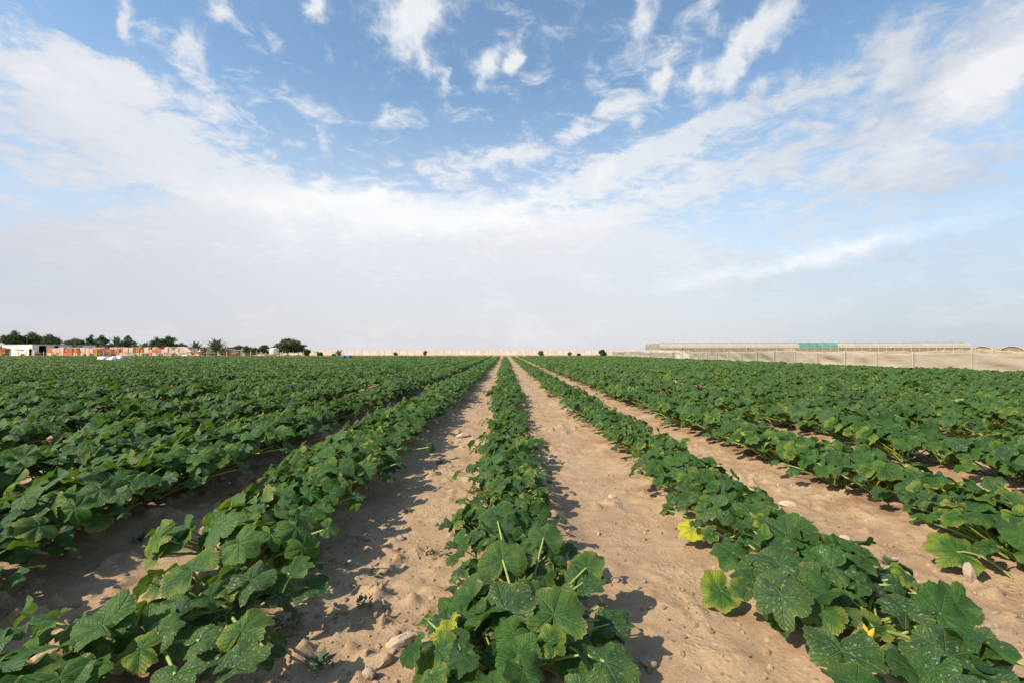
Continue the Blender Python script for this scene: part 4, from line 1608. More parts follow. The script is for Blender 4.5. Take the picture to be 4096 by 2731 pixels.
Z1 = Z(190, 1381.5, 153)
holes = [(s_of(138.5), s_of(166), 0, 2.75), (s_of(185), s_of(215), 0, Z1), (s_of(245), s_of(264), 2.75, 3.45), (s_of(332), s_of(356), 2.75, 3.45)]
wall_seg('wall', B, E, HS, HS, holes, WHITEW, shed)
dn = Vector((-(E - B).y, (E - B).x, 0)).normalized()
G_ = E + dn * Lf
wall_seg('wall', E, G_, HS, HS, [], WHITEW, shed)
wall_seg('wall', G_, A, HS, HS - .12, [], WHITEW, shed)
q = [A, B, E, G_]
ctr = (A + B + E + G_) / 4
vs = [((p + (ctr - p).normalized() * -.15 - B).x, (p + (ctr - p).normalized() * -.15 - B).y, HS + .005 + z) for z in (0, .08) for p in q]
MB().add(vs, [(0, 1, 2, 3)[::-1], (4, 5, 6, 7), (0, 1, 5, 4), (1, 2, 6, 5), (2, 3, 7, 6), (3, 0, 4, 7)]).build('roof', ROOFG, shed)
tag(shed, 'long white flat roofed shed with dark doorways behind the yard', 'shed')
# panels by the shed
Yc = 146
o = MB().box(0, X(77, Yc) - X(59, Yc), -.03, .03, Z(60, 1401, Yc), Z(60, 1393, Yc)).tube([(.1, .05, 0), (.1, .05, 2.0)], [.04, .04], 5).tube([(1.3, .05, 0), (1.3, .05, 2.0)], [.04, .04], 5).build('notice_board', PALEP, loc=(X(59, Yc), Yc, 0))
tag(o, 'brown board on legs in front of the white wall', 'board')
Yc = 143
x0, x1 = X(76, Yc), X(97, Yc)
o = empty('lean_to', (x0, Yc, 0))
MB().add([(0, -.8, 1.65), (x1 - x0, -.8, 2.05), (x1 - x0, .8, 2.15), (0, .8, 1.75), (0, -.8, 1.71), (x1 - x0, -.8, 2.11), (x1 - x0, .8, 2.21), (0, .8, 1.81)],
         [(0, 3, 2, 1), (4, 5, 6, 7), (0, 1, 5, 4), (1, 2, 6, 5), (2, 3, 7, 6), (3, 0, 4, 7)]).build('canopy', GREYT, o)
for a in (.1, x1 - x0 - .1):
    MB().tube([(a, -.7, 0), (a, -.7, 1.75)], [.05, .05], 6).build('leg', YPOST, o)
tag(o, 'small dark sloping shelter on two legs before the white shed', 'shelter')
# mast beside the shed
Yc = 148
o = empty('mast', (X(107, Yc), Yc, 0))
h = Z(107, 1349, Yc)
MB().tube([(0, 0, 0), (0, 0, h)], [.05, .03], 6).build('pole', GREYM, o)
MB().tube([(0, 0, h), (0, 0, h + .2)], [.1, .1], 8).build('lamp_head', WHITEP, o)
tag(o, 'thin grey mast rising above the white shed', 'mast')

# conical lamp or beehive cowl on a post
Yc = 118
o = empty('cone_lamp', (X(799, Yc), Yc, 0))
h = Z(799, 1395, Yc)
MB().tube([(.15, 0, 0), (0, 0, h - .6)], [.07, .06], 8).build('post', WHITEP, o)
MB().tube([(0, 0, h - .68), (0, 0, h - .58), (0, 0, h)], [.30, .30, .02], 16).build('shade', WHITEP, o)
tag(o, 'white cone topped post before the shaded stacks', 'post')
Yc = 117
o = empty('yellow_crate', (X(782, Yc), Yc, 0))
w = X(800, Yc) - X(782, Yc)
MB().box(0, w, -.4, .4, .45, .9).build('box', WRAP, o)
MB().box(.05, w - .05, -.35, .35, .905, 1.05).build('lid', BLACKP, o)
for a in (.05, w - .05):
    for b in (-.35, .35):
        MB().box(a - .04, a + .04, b - .04, b + .04, 0, .448).build('leg', TIMBER, o)
tag(o, 'pale crate on legs with dark lid at the field edge', 'crate')

# far pale compound walls / roofs glimpsed between trees
FARB = mat("far_pale_wall", (.62, .56, .50), .9, vary=(.55, .48, .42), scale=.3)
for j, (a, b, tp, Yc, dep, m_, nm_, lb, cat) in enumerate([
        (-80, 24, 1362, 215, 10, FARB, 'far_building', 'pale building roof behind the leftmost tree', 'building'),
        (232, 280, 1367, 230, 12, FARB, 'far_building', 'pale roof between the tree cluster and grey shrubs', 'building'),
        (655, 715, 1386, 170, 8, GREYT, 'flat_shed', 'grey flat roofed shed behind the wrapped stacks', 'shed'),
        (715, 742, 1386.5, 168, 6, WHITEW, 'flat_shed', 'small white shed under the trees behind the stacks', 'shed'),
        (760, 830, 1386, 175, 6, FARB, 'flat_shed', 'sand coloured wall between the two right palms', 'shed'),
        (905, 950, 1386.5, 165, 6, GREYT, 'flat_shed', 'dark flat canopy right of the big palm', 'shed'),
        (938, 980, 1398, 160, 5, GREYM, 'panel_hut', 'blue grey panel hut behind the fence posts', 'hut'),
        (1050, 1082, 1402, 160, 4, FARB, 'low_wall', 'pale wall left of the white tank', 'wall'),
        (1032, 1058, 1412.5, 130, 2, WRAP, 'block_pile', 'low cream block pile left of the tank', 'blocks')]):
    x0, x1 = X(a, Yc), X(b, Yc)
    h = Z((a + b) / 2, tp, Yc)
    root = empty(nm_, (x0, Yc, 0))
    MB().box(0, x1 - x0, 0, dep, 0, h - .25).build('wall', m_, root)
    if nm_ not in ('block_pile', 'low_wall'):
        MB().box(-.3, x1 - x0 + .3, -.3, dep + .3, h - .245, h).build('roof', ROOFG if j in (5,) else m_, root)
        MB().box((x1 - x0) * .4, (x1 - x0) * .4 + 1.0, -.04, -.003, 0.05, min(2.0, h - .5)).build('painted_doorway', DOOR_SHADE, root)  # solid slab on the wall, an unlit doorway's shade put into its colour
    else:
        MB().box(-.05, x1 - x0 + .05, -.05, dep + .05, h - .245, h - .15).build('coping', m_, root)
    tag(root, lb, cat)

# small yellowish kiosk at the wall's start
Yc = 150
x0, x1 = X(1257, Yc), X(1268, Yc)
root = empty('pump_hut', (x0, Yc, 0))
MB().box(0, x1 - x0, 0, 1.2, 0, 1.45).build('wall', mat("yellow_block", (.55, .47, .27), .9, vary=(.6, .52, .36), scale=1), root)
MB().box(-.1, x1 - x0 + .1, -.1, 1.3, 1.453, 1.6).build('roof', PALEP, root)
tag(root, 'small yellowish block hut right of the big tree', 'hut')

# white water tank
TANKM = mat("white_tank", (.74, .75, .71), .5, vary=(.66, .67, .62), scale=1)
Yc = 134
cx, w = X(1096.5, Yc), (X(1113, Yc) - X(1080, Yc)) / 2
tank = empty('water_tank', (cx, Yc, 0))
z0, z1 = Z(1096, 1415, Yc), Z(1096, 1393, Yc)
pts, rad = [], []
N_ = 16
for i in range(N_ + 1):
    t = i / N_
    pts.append((0, 0, z0 + (z1 - z0) * t))
    rad.append(w * (1 + (.018 if i % 2 else -.012)))
MB().tube(pts, rad, 32).build('body', TANKM, tank, True)
MB().tube([(0, 0, z1 + .003), (0, 0, z1 + .10), (0, 0, z1 + .2)], [w * .96, w * .55, w * .2], 24).build('lid', TANKM, tank)
MB().box(-w, w, -w, w, z0 - .18, z0 - .003).build('platform', TIMBER, tank)
for a in (-w * .85, 0, w * .85):
    for b in (-w * .8, w * .8):
        MB().box(a - .08, a + .08, b - .08, b + .08, 0, z0 - .183).build('leg', TIMBER, tank)
tag(tank, 'round white ribbed water tank on a low stand beside the big tree', 'water tank')

# ------------------------------------------------------------------ trees
def foliage_mat(name, c1, c2):
    return mat(name, c1, .7, vary=c2, scale=.6, trans=.15, spec=.2)


TG1 = foliage_mat("dark_tree_leaf", (.042, .080, .028), (.080, .130, .045))
TG2 = foliage_mat("olive_tree_leaf", (.080, .110, .040), (.125, .155, .065))
TG3 = foliage_mat("grey_twig_leaf", (.15, .13, .095), (.20, .175, .125))
PALM = foliage_mat("palm_frond", (.115, .14, .07), (.18, .19, .12))
PALMD = foliage_mat("grey_palm_frond", (.10, .105, .065), (.14, .14, .09))
BARK = mat("bark", (.13, .095, .07), .95, vary=(.2, .15, .11), scale=3)


def crown_mesh(lumps, m, seed, dens=90, s_=.30):
    rg = np.random.default_rng(seed)
    V, F = [], []
    n = 0
    for (cx, cy, cz, rx, ry, rz) in lumps:
        k = int(dens * 2.2 * max(rx * rz, .4))
        for _ in range(k):
            d = nrm(rg.normal(0, 1, 3))
            rr = rg.random() ** .40
            lump = 1 + .28 * math.sin(d[0] * 5 + cx) * math.sin(d[2] * 6 + cz * 2) + rg.normal(0, .06)
            p = np.array([cx, cy, cz]) + d * np.array([rx, ry, rz]) * rr * lump
            a, b = nrm(rg.normal(0, 1, 3)), nrm(rg.normal(0, 1, 3))
            q = s_ * rg.uniform(.5, 1.3)
            a, b = a * q, b * q * .55
            V += [p - a, p + b * .8, p + a, p - b]
            F.append((n, n + 1, n + 2, n + 3))
            n += 4
    return np_mesh('crown', np.array(V), np.array(F), m, False)


def tree(px0, px1, top, Y, label, m, seed, flat=.0, trunk_h=.35, nl=14, group='trees behind the yard', name='tree', dens=80, base_lift=.25):
    x0, x1 = X(px0, Y), X(px1, Y)
    H = Z((px0 + px1) / 2, top, Y) * 1.05
    w = (x1 - x0) / 2 * 1.10
    rg = np.random.default_rng(seed)
    root = empty(name, ((x0 + x1) / 2, Y, 0))
    lumps = []
    ends = []
    nl += 6
    for i in range(nl):
        a = rg.uniform(0, 6.28)
        rr = w * (.72 * rg.random() ** .5)
        t = rr / w
        lz = rg.uniform(base_lift, .88 - .22 * t * t)
        r1 = w * rg.uniform(.32, .50)
        c = (rr * math.cos(a), rr * math.sin(a) * .8, H * lz, r1, r1 * .9, min(H * .17, r1 * (.62 - flat)))
        lumps.append(c)
        ends.append(c)
    lumps.append((0, 0, H * .55, w * .7, w * .6, H * .28))
    lumps.append((rg.uniform(-.2, .2) * w, 0, H * .86, w * .32, w * .3, H * .13))
    me = crown_mesh(lumps, m, seed, dens)
    o = bpy.data.objects.new('crown', me)
    C.objects.link(o)
    o.parent = root
    mb = MB()
    tr = max(.12, w * .05)
    top_ = (rg.uniform(-.2, .2), 0, H * trunk_h)
    mb.tube([(0, 0, -.1), (.06, 0, H * trunk_h * .5), top_], [tr, tr * .8, tr * .65], 8)
    for c in ends[:8]:
        mb.tube([top_, (c[0] * .5, c[1] * .5, (c[2] + top_[2]) / 2 + .1), c[:3]], [tr * .5, tr * .35, tr * .12], 5)
    mb.build('trunk', BARK, root, True)
    tag(root, label, 'tree', group)
    return root


tree(18, 95, 1325, 185, 'dark dense tree, leftmost and tallest behind the white shed', TG1, 1)
tree(92, 178, 1331, 190, 'dark spreading tree behind the thin mast', TG1, 2)
tree(165, 238, 1339, 182, 'dark tree behind the shed doorway, last of the dense cluster', TG1, 3)
tree(262, 352, 1356, 200, 'low grey green shrubby tree behind the shed roof', TG2, 4, .1, name='shrub_tree', base_lift=.15)
tree(342, 382, 1341, 205, 'narrow dark tree left of the pointed dark tree', TG1, 5)
tree(376, 428, 1341, 200, 'pointed dark tree just left of the wide palms', TG1, 6)
tree(488, 540, 1344, 195, 'dark tree hiding behind the wide palms', TG1, 7)
tree(596, 650, 1349, 190, 'dark green tree left of its twin behind the brick stacks', TG1, 8)
tree(640, 700, 1345, 190, 'dark green twin crowned tree behind the brick stacks', TG1, 9)
tree(708, 748, 1371, 200, 'low round dark tree behind the small white shed', TG1, 10)
tree(690, 716, 1374, 200, 'small bushy dark tree beside the low round one', TG1, 31)
tree(932, 985, 1381, 165, 'olive green bushy tree above the blue grey hut', TG2, 11, name='tree')
tree(972, 1008, 1382, 160, 'thin dark tree between the two steel posts', TG1, 12, dens=50)
tree(1000, 1040, 1391, 155, 'low dark bushy tree behind the thin steel post', TG1, 13, name='tree')
tree(1038, 1078, 1380.5, 158, 'airy small tree left of the white tank', TG1, 14, dens=42)
tree(1080, 1112, 1384, 158, 'small tree top showing above the white tank', TG1, 15)
tree(1106, 1190, 1357, 140, 'big round olive green tree right of the white tank', TG2, 16, .05, .25, 22, dens=130, base_lift=.30)
tree(1168, 1222, 1366, 143, 'greyish half bare tree merging with the big round tree', TG3, 17, .05, .25, 14, dens=70, base_lift=.3)
tree(1212, 1242, 1396, 140, 'small green bush at the right foot of the big round tree', TG1, 18, .1, .2, base_lift=.15, name='bush')
tree(1269, 1290, 1409, 150, 'round dark bush beside the yellowish hut', TG1, 19, .1, .2, base_lift=.12, name='bush')
tree(2394, 2427, 1398, 150, 'dark green bush standing alone before the right part of the wall', TG1, 20, .1, .2, 12, base_lift=.14, name='bush')
tree(2152, 2174, 1403.5, 150, 'rounded grey green bush before the middle of the wall', TG3, 21, .1, .2, 10, base_lift=.2, name='bush', dens=200)
tree(2273, 2285, 1409, 150, 'narrow dry brown bush before the wall', TG3, 22, .1, .2, 8, base_lift=.2, name='bush', dens=200)
tree(2309, 2322, 1414, 150, 'tiny green bush beside the narrow dry bush', TG1, 23, .1, .2, 8, base_lift=.2, name='bush', dens=150)
tree(1576, 1589, 1410, 148, 'small dark grey bush before the wall, right of the palm seedling', TG3, 24, .1, .2, 8, base_lift=.2, name='bush', dens=200)
tree(1694, 1708, 1403, 176, 'reddish dry shrub against the wall', TG3, 25, .1, .2, 8, base_lift=.2, name='bush', dens=150)
tree(1330, 1342, 1416, 150, 'tiny low green bush left of the palm seedling', TG1, 26, .1, .2, 8, base_lift=.2, name='bush', dens=150)


def palm(px, top, Y, half_px, label, m, seed, trunk=.30, nf=46, name='palm_tree'):
    x0 = X(px, Y)
    H = Z(px, top, Y)
    rg = np.random.default_rng(seed)
    root = empty(name, (x0, Y, 0))
    base = H * trunk
    L0 = max(H - base, half_px / FPX * Y * .95)
    V, F = [], []
    n = 0
    for i in range(nf):
        a = i * 2.399 + rg.uniform(-.2, .2)
        q = (i + .5) / nf
        el = R(86 - 92 * q + rg.uniform(-6, 6))
        L = L0 * rg.uniform(.85, 1.08)
        prev = None
        for k in range(15):
            t = k / 14
            e = el - t * t * R(62) * (.5 + q * .7)
            if prev is None:
                p = np.array([0, 0, base])
            else:
                p = prev + np.array([math.cos(a) * math.cos(e), math.sin(a) * math.cos(e), math.sin(e)]) * L / 14
            dirv = np.array([math.cos(a) * math.cos(e), math.sin(a) * math.cos(e), math.sin(e)])
            side = np.array([-math.sin(a), math.cos(a), 0])
            if prev is not None:
                # rachis
                V += [prev - side * .03, prev + side * .03, p + side * .02, p - side * .02]
                F.append((n, n + 1, n + 2, n + 3))
                n += 4
                ll = L * .20 * math.sin(PI * min(.18 + t * .8, .97))
                for sg in (-1, 1):
                    for h_ in (0, .5):
                        c0 = prev + (p - prev) * h_
                        tip = c0 + (side * sg * .75 + dirv * .85 + np.array([0, 0, .12 - .35 * rg.random()])) * ll
                        wv = dirv * .085 * L / 3
                        V += [c0 - wv, c0 + wv, tip + wv * .2, tip - wv * .2]
                        F.append((n, n + 1, n + 2, n + 3))
                        n += 4
            prev = p
    o = bpy.data.objects.new('crown', np_mesh('crown', np.array(V), np.array(F), m, False))
    C.objects.link(o)
    o.parent = root
    k = 10
    pts = [(0, 0, -.1 + (base + .2) * i / k) for i in range(k + 1)]
    rad = [.26 * (1 + (.12 if i % 2 else -.05)) * (H / 6) ** .3 for i in range(k + 1)]
    MB().tube(pts, rad, 10).build('trunk', BARK, root)
    tag(root, label, 'palm tree' if name == 'palm_tree' else 'palm', 'palms behind the yard')


palm(865, 1346, 138, 44, 'large date palm with upright fronds, tallest one left of the tank', PALM, 1, .28)
palm(893, 1378, 136, 22, 'small palm tucked against the right side of the large date palm', PALM, 2, .15, 30)
palm(782, 1362, 155, 36, 'date palm left of the largest one, behind the shaded stacks', PALM, 3, .25)
palm(820, 1385, 150, 22, 'greyish small palm between the two big date palms', PALMD, 4, .15, 30)
palm(468, 1342, 165, 42, 'wide date palm behind the middle of the brick stacks', PALM, 5, .3)
palm(505, 1346, 168, 34, 'date palm overlapping the wide one on its right', PALM, 6, .3)
palm(580, 1364, 158, 30, 'small date palm behind the orange stacks', PALM, 7, .25)
palm(618, 1371, 160, 28, 'greyish palm before the dark twin trees', PALMD, 8, .25)
palm(545, 1372, 160, 22, 'little grey palm between wide palm and small palm', PALMD, 9, .2, 32)
palm(300, 1372, 160, 22, 'grey palm in front of the shed roof', PALMD, 10, .25, 32)
palm(215, 1368, 160, 20, 'dry palm fronds above the shed doorway', PALMD, 11, .3, 28)
palm(440, 1375, 162, 20, 'low grey palm at the foot of the pointed dark tree', PALMD, 12, .2, 28)
palm(652, 1374, 158, 22, 'low grey palm in front of the twin crowned tree', PALMD, 13, .2, 28)
palm(1356, 1393, 128, 15, 'young upright palm standing alone before the wall', PALM, 14, .06, 22, 'palm_seedling')
MB_o = tree(395, 500, 1377, 158, 'low olive hedge of scrub under the wide palms', TG2, 40, .1, .2, 14, base_lift=.25, name='hedge')

# ------------------------------------------------------------------ greenhouse
NETR = mat("shade_net_roof", (.47, .43, .37), .75, vary=(.42, .38, .32), scale=.25, trans=.25)
NETW = mat("shade_net_wall", (.29, .25, .175), .85, vary=(.34, .29, .21), scale=.5, trans=.25)
NETO = mat("orange_net_wall", (.58, .42, .27), .85, vary=(.55, .4, .26), scale=.5, trans=.25)
NETG = mat("green_net_roof", (.085, .25, .20), .75, vary=(.12, .31, .25), scale=.3, trans=.2)
GABLE = mat("grey_gable_net", (.27, .24, .19), .85, vary=(.33, .29, .23), scale=.7, trans=.15)
RIBM = mat("pale_rib", (.52, .47, .39), .6)
gl = Vector((X(2640, 240), 240, 0))
gr_ = Vector((X(3882, 214), 214, 0))
gh = empty('greenhouse', gl)
gd = gr_ - gl
NB = 40
NS = 4
SP = 6.4
ZE = 3.35
ZT = 5.70


def arch(t):
    """cross-section over a span: t 0..1"""
    a = PI * t
    return SP * (.5 - .5 * math.cos(a)) * 1.0, ZE + (ZT - ZE) * math.sin(a) ** .80


KA = 12
for sp in range(NS):
    def roof_piece(b0, b1, m_, name):
        mb = MB()
        for b in range(b0, b1):
            for k in range(KA):
                vs = []
                for (bb, kk) in ((b, k), (b + 1, k), (b + 1, k + 1), (b, k + 1)):
                    yy, zz = arch(kk / KA)
                    p = gd * (bb / NB)
                    vs.append((p.x, p.y + sp * SP + yy, zz))
                vs += [(a_, b_, c_ - .03) for a_, b_, c_ in vs]
                mb.add(vs, [(0, 1, 2, 3), (7, 6, 5, 4)])
        return mb.build(name, m_, gh, False)
    if sp == 0:
        roof_piece(0, 19, NETR, 'roof_cover')
        roof_piece(19, 24, NETG, 'green_roof_cover')
        roof_piece(24, NB, NETR, 'roof_cover')
    else:
        roof_piece(0, NB, NETR, 'roof_cover')
    for b in (0, NB):
        p = gd * (b / NB)
        q = MB()
        prof = [arch(k / KA) for k in range(KA + 1)]
        vs = [(p.x, p.y + sp * SP + a_, z_) for a_, z_ in prof] + [(p.x, p.y + sp * SP + SP - .01, 0), (p.x, p.y + sp * SP + .01, 0)]
        dd = -.04 if b == 0 else .04
        q.add(vs + [(a_ + dd, b_, c_) for a_, b_, c_ in vs], [tuple(range(len(vs))), tuple(range(2 * len(vs) - 1, len(vs) - 1, -1))])
        q.build('gable', GABLE, gh)
        if b == 0:
            for f_ in (.05, .28, .5, .72):
                MB().tube([(p.x - .1, p.y + sp * SP + SP * f_, 0), (p.x - .1, p.y + sp * SP + SP * f_, ZE + (ZT - ZE) * math.sin(PI * f_) ** .8 * .9)], [.06, .06], 5).build('gable_post', GREYM, gh)
            MB().box(p.x - .35, p.x - .10, p.y + sp * SP + SP * .2 - .12, p.y + sp * SP + SP * .2 + .12, 2.1, 2.35).build('gable_fan', WHITEP, gh)
            MB().box(p.x - .35, p.x - .10, p.y + sp * SP + SP * .6 - .12, p.y + sp * SP + SP * .6 + .12, 2.1, 2.35).build('gable_fan', WHITEP, gh)
# side wall facing the field
for (b0, b1, m_, nm_) in ((0, 17, NETW, 'side_wall'), (17, 18.4, NETO, 'orange_side_wall'), (18.4, NB, NETW, 'side_wall')):
    p, q_ = gd * (b0 / NB), gd * (b1 / NB)
    MB().add([(p.x, p.y, 0), (q_.x, q_.y, 0), (q_.x, q_.y, ZE), (p.x, p.y, ZE), (p.x, p.y + .04, 0), (q_.x, q_.y + .04, 0), (q_.x, q_.y + .04, ZE), (p.x, p.y + .04, ZE)],
             [(0, 1, 2, 3), (7, 6, 5, 4)]).build(nm_, m_, gh)
for b in range(NB + 1):
    p = gd * (b / NB)
    mb = MB()
    mb.tube([(p.x, p.y - .08, 0), (p.x, p.y - .08, ZE)], [.08, .08], 5)
    mb.tube([(p.x, p.y - .08 + arch(k / KA)[0], arch(k / KA)[1] + .07) for k in range(0, KA // 2 + 3)], [.05] * (KA // 2 + 3), 5)
    mb.build('rib', RIBM, gh)
p = gd
MB().tube([(0, -.14, ZE), (p.x, p.y - .14, ZE)], [.13, .13], 5).build('gutter', RIBM, gh)
MB().tube([(0, SP * .5, ZT + .08), (p.x, p.y + SP * .5, ZT + .08)], [.09, .09], 5).build('ridge', mat("dark_ridge", (.10, .13, .11), .8), gh)
for sp in range(1, NS):
    MB().tube([(0, SP * (sp - .5), ZT + .05), (0, SP * (sp + .5), ZT + .05)], [.07, .07], 5).build('tie_bar', GREYM, gh)
for b in (3, 12, 30.5):
    p = gd * (b / NB)
    MB().tube([(p.x, p.y - .5, ZE + .05), (p.x, p.y - .5, ZE + .55)], [.22, .30], 10).build('vent_fan', WHITEP, gh)
tag(gh, 'long beige net greenhouse with arched spans and one green roof section', 'greenhouse')

# mast behind it
Yc = 280
o = empty('mast', (X(2694, Yc), Yc, 0))
h = Z(2694, 1358, Yc)
MB().tube([(0, 0, 0), (0, 0, h)], [.10, .08], 6).build('pole', PALEP, o)
MB().box(-.18, .18, -.18, .18, h - 1.1, h).build('antenna', mat("red_white_paint", (.6, .3, .25), .7), o)
tag(o, 'thin red and white mast rising behind the greenhouse', 'mast')

# tunnels at the far right
CREAM = mat("cream_tunnel_net", (.55, .47, .34), .75, vary=(.60, .50, .34), scale=.3, trans=.2)
DARKC = mat("brown_curtain", (.18, .14, .11), .9, vary=(.28, .22, .16), scale=1.5)
ax_, pe = Vector((.80, .60, 0)), Vector((.60, -.80, 0))
c0 = Vector((X(3928, 190), 190, 0))
for i in range(4):
    c = c0 + pe * (i * 8.6)
    root = empty('tunnel_greenhouse', c)
    hw, ht, K2 = 3.9, 3.62 - .06 * i, 18
    prof = [(-hw * math.cos(PI * k / K2), ht * math.sin(PI * k / K2) ** .85) for k in range(K2 + 1)]
    mb = MB()
    L_ = 45
    for k in range(K2):
        for (t0_, t1_) in ((0, L_),):
            vs = []
            for (tt_, kk) in ((t0_, k), (t1_, k), (t1_, k + 1), (t0_, k + 1)):
                s__, z_ = prof[kk]
                q = ax_ * tt_ + pe * s__
                vs.append((q.x, q.y, z_))
            vs += [(a_, b_, c_ - .03) for a_, b_, c_ in vs]
            mb.add(vs, [(0, 1, 2, 3), (7, 6, 5, 4)])
    mb.build('cover', CREAM, root)
    vs = [((pe * s__ * .97).x + ax_.x * .4, (pe * s__ * .97).y + ax_.y * .4, z_ * .96) for s__, z_ in prof]
    MB().add(vs, [tuple(range(len(vs)))]).build('end_curtain', DARKC, root)
    MB().tube([((pe * s__).x - ax_.x * .05, (pe * s__).y - ax_.y * .05, z_ + .03) for s__, z_ in prof], [.09] * (K2 + 1), 5).build('hoop', RIBM, root)
    tag(root, 'cream tunnel greenhouse with brown end, %s right of the long greenhouse' % ordn(i + 1), 'tunnel greenhouse', 'tunnel greenhouses at the right')

# power line
Yc = 420
for j, (px, tp, lb) in enumerate([(4053, 1375, 'taller power pole with cross arm beyond the tunnels'), (4037, 1380, 'shorter power pole beside the taller one')]):
    Yp = Yc + j * 60
    o = empty('power_pole', (X(px, Yp), Yp, 0))
    h = Z(px, tp, Yp)
    MB().tube([(0, 0, 0), (0, 0, h)], [.16, .12], 6).build('pole', BARK, o)
    MB().box(-1.3, 1.3, -.08, .08, h - .9, h - .7).build('cross_arm', BARK, o)
    if j == 0:
        xa, xb = X(3880, Yc) - X(px, Yc), X(4300, Yc) - X(px, Yc)
        for a in (-.9, .9):
            MB().tube([(xa, a, h - 2.2), (0, a * .3, h - .7), (xb, a, h - .9)], [.025] * 3, 4).build('wire', GREYM, o)
    tag(o, lb, 'power pole', 'power poles')

# ------------------------------------------------------------------ net fences on the right
def net_material(name, c1, c2):
    m = bpy.data.materials.new(name)
    m.use_nodes = True
    t = m.node_tree
    t.nodes.clear()
    N = NT(t)
    co = N.n('ShaderNodeNewGeometry').outputs['Position']
    out = N.n('ShaderNodeOutputMaterial')
    b = N.n('ShaderNodeBsdfPrincipled')
    b.inputs['Roughness'].default_value = .9
    b.inputs['Specular IOR Level'].default_value = .1
    f = N.noise(co, .35, 5, .6)
    g = N.noise(co, 3.0, 5, .6)
    c = N.mix(N.ss(N.m('ADD', N.m('MULTIPLY', f, .7), N.m('MULTIPLY', g, .3)), .35, .65), c1, c2)
    N.put(b.inputs['Base Color'], c)
    mp = N.n('ShaderNodeMapping')
    mp.inputs['Scale'].default_value = (1, 1, 3.5)
    mp.inputs['Rotation'].default_value = (R(12), 0, 0)
    N.put(mp.inputs[0], co)
    bn = N.n('ShaderNodeBump')
    bn.inputs['Strength'].default_value = .7
    bn.inputs['Distance'].default_value = .08
    N.put(bn.inputs['Height'], N.noise(mp.outputs[0], 1.5, 6, .6, .6))
    N.put(b.inputs['Normal'], bn.outputs[0])
    tr = N.n('ShaderNodeBsdfTranslucent')
    N.put(tr.inputs[0], c)
    mx = N.n('ShaderNodeMixShader')
    mx.inputs[0].default_value = .18
    t.links.new(b.outputs[0], mx.inputs[1])
    t.links.new(tr.outputs[0], mx.inputs[2])
    t.links.new(mx.outputs[0], out.inputs[0])
    return m


NET1 = net_material("beige_net", (.40, .35, .285), (.33, .285, .23))
NET2 = net_material("pale_net", (.52, .48, .43), (.45, .41, .36))
NET3 = net_material("tan_net", (.42, .335, .235), (.36, .285, .20))


def net_fence(name, pts, label, hfun, m, post_m, dz=.16, posts=True, seed=0):
    """pts: post positions along the line; cloth sags between them; m is a list of (upto, material)"""
    root = empty(name, (pts[0][0], pts[0][1], 0))
    ox, oy = pts[0]
    rg = np.random.default_rng(seed)
    segs = {}
    NX, NZ = 14, 10
    for i in range(len(pts) - 1):
        (xa, ya), (xb, yb) = pts[i], pts[i + 1]
        L = math.hypot(xb - xa, yb - ya)
        nn = (-(yb - ya) / L, (xb - xa) / L)
        mb = MB()
        ha, hb = hfun(xa, ya, i), hfun(xb, yb, i + 1)
        sag = rg.uniform(.02, .12)
        ph, am = rg.uniform(0, 6), rg.uniform(.02, .07)
        dg = rg.uniform(-2.5, 2.5)
        vs = []
        for u in range(NX + 1):
            for w in range(NZ + 1):
                t, s_ = u / NX, w / NZ
                h = (ha * (1 - t) + hb * t) - sag * 4 * t * (1 - t)
                bu = am * math.sin(PI * t) * (math.sin((s_ * 2 + t * dg) * 4 + ph) + .7 * math.sin(s_ * 9 + t * 5 + ph * 2)) + .10 * math.sin(PI * t) * math.sin(PI * s_)
                vs.append((xa + (xb - xa) * t + nn[0] * bu - ox, ya + (yb - ya) * t + nn[1] * bu - oy, h * s_ - .02))
        fs = [(u * (NZ + 1) + w, (u + 1) * (NZ + 1) + w, (u + 1) * (NZ + 1) + w + 1, u * (NZ + 1) + w + 1) for u in range(NX) for w in range(NZ)]
        mb.add(vs, fs)
        o = mb.build('netting', m[i % len(m)] if callable(getattr(m, 'append', None)) else m, root, True)
        md = o.modifiers.new('thickness', 'SOLIDIFY')
        md.thickness = .012
    if posts:
        for i, (x_, y_) in enumerate(pts):
            h = hfun(x_, y_, i) + .06
            MB().tube([(x_ - ox - .07, y_ - oy, 0), (x_ - ox - .07, y_ - oy, h)], [.019, .019], 6).build('post', post_m, root)
    tag(root, label, 'net fence', 'net fences at the right edge')
    return root


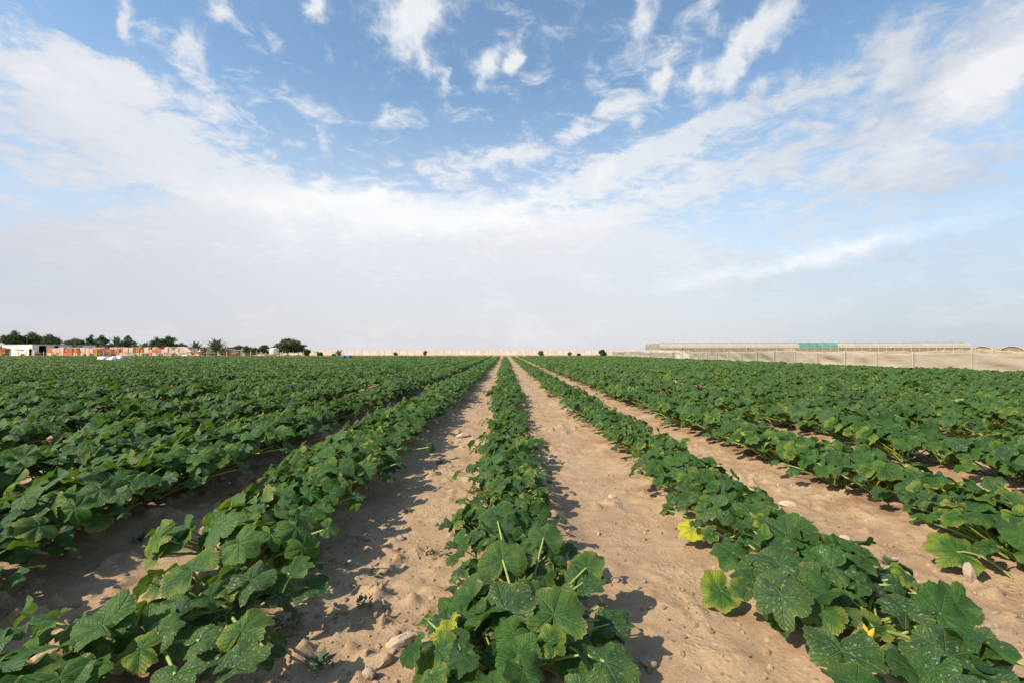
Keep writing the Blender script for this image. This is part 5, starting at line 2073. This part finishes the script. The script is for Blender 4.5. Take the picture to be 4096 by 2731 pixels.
GPOST = mat("green_grey_pipe", (.42, .47, .42), .5)
line = []
y = 112.0
prev = None
while y > 41:
    line.append((26.8 + .4 * math.sin(y * .1), y))
    y -= 3.1 + .3 * math.sin(y)
line += [(27.5, 39.6), (28.3, 37.4), (29.3, 35.4), (30.4, 33.4), (31.9, 30.6), (33.6, 28.2), (35.6, 25.0), (37.6, 21.5)]
rgn = np.random.default_rng(9)
hs = [1.50 + rgn.uniform(-.07, .12) for _ in line]
for q_ in range(-8, 0):
    hs[q_] = (1.42, 1.50, 1.46, 1.44, 1.50, 1.38, 1.2, 1.2)[q_ + 8]
mats = [(NET2 if 2700 < to_px(a_, b_, 1)[0] < 2745 else NET1) for a_, b_ in line]
net_fence('net_fence', line, 'long beige netting fence along the right side of the field', lambda x_, y_, i: hs[i], mats, GPOST, seed=4)
back = [(X(p, Y_), Y_) for p, Y_ in [(3040, 62), (3120, 60), (3200, 58), (3300, 56), (3380, 54), (3450, 52), (3540, 50), (3620, 49), (3700, 48), (3780, 47), (3840, 46), (3905, 45), (3975, 44), (4040, 43), (4110, 42), (4200, 41)]]
bt = [1412, 1408, 1402, 1404, 1402, 1400, 1402, 1401, 1403, 1397, 1396, 1392, 1395, 1400, 1401, 1401]
bh = [Z(4000, t_, b_[1]) for t_, b_ in zip(bt, back)]
net_fence('net_fence', back, 'taller tan netting fence behind the first one, before the tunnels', lambda x_, y_, i: bh[i], [NET3] * len(back), GPOST, seed=8)

# tripod sprinkler stand
x_, y_ = 25.4, 70
x_ = X(2693, y_)
o = empty('tripod_stand', (x_, y_, 0))
h = Z(2693, 1410, y_)
MB().tube([(0, 0, .6), (0, 0, h)], [.04, .04], 6).build('pipe', BARK, o)
for a in (0, 2.09, 4.19):
    MB().tube([(0, 0, .95), (math.cos(a + .5) * .55, math.sin(a + .5) * .55, .05)], [.03, .03], 5).build('leg', BARK, o)
tag(o, 'brown tripod stand before the netting, under the greenhouse end', 'tripod')
# clutter at the end of the net by the wall
soft_heap('debris_heap', 2462, 2484, 1413, 150, 1.5, PALEP, 'pale heap of rubbish between the wall and the netting', 'heap', 70, False)
soft_heap('debris_heap', 2383, 2392, 1416, 150, 1.0, BRICKD, 'small reddish mound left of the lone dark bush', 'heap', 71, False)
print('plants', len(plants), 'single', len(single))
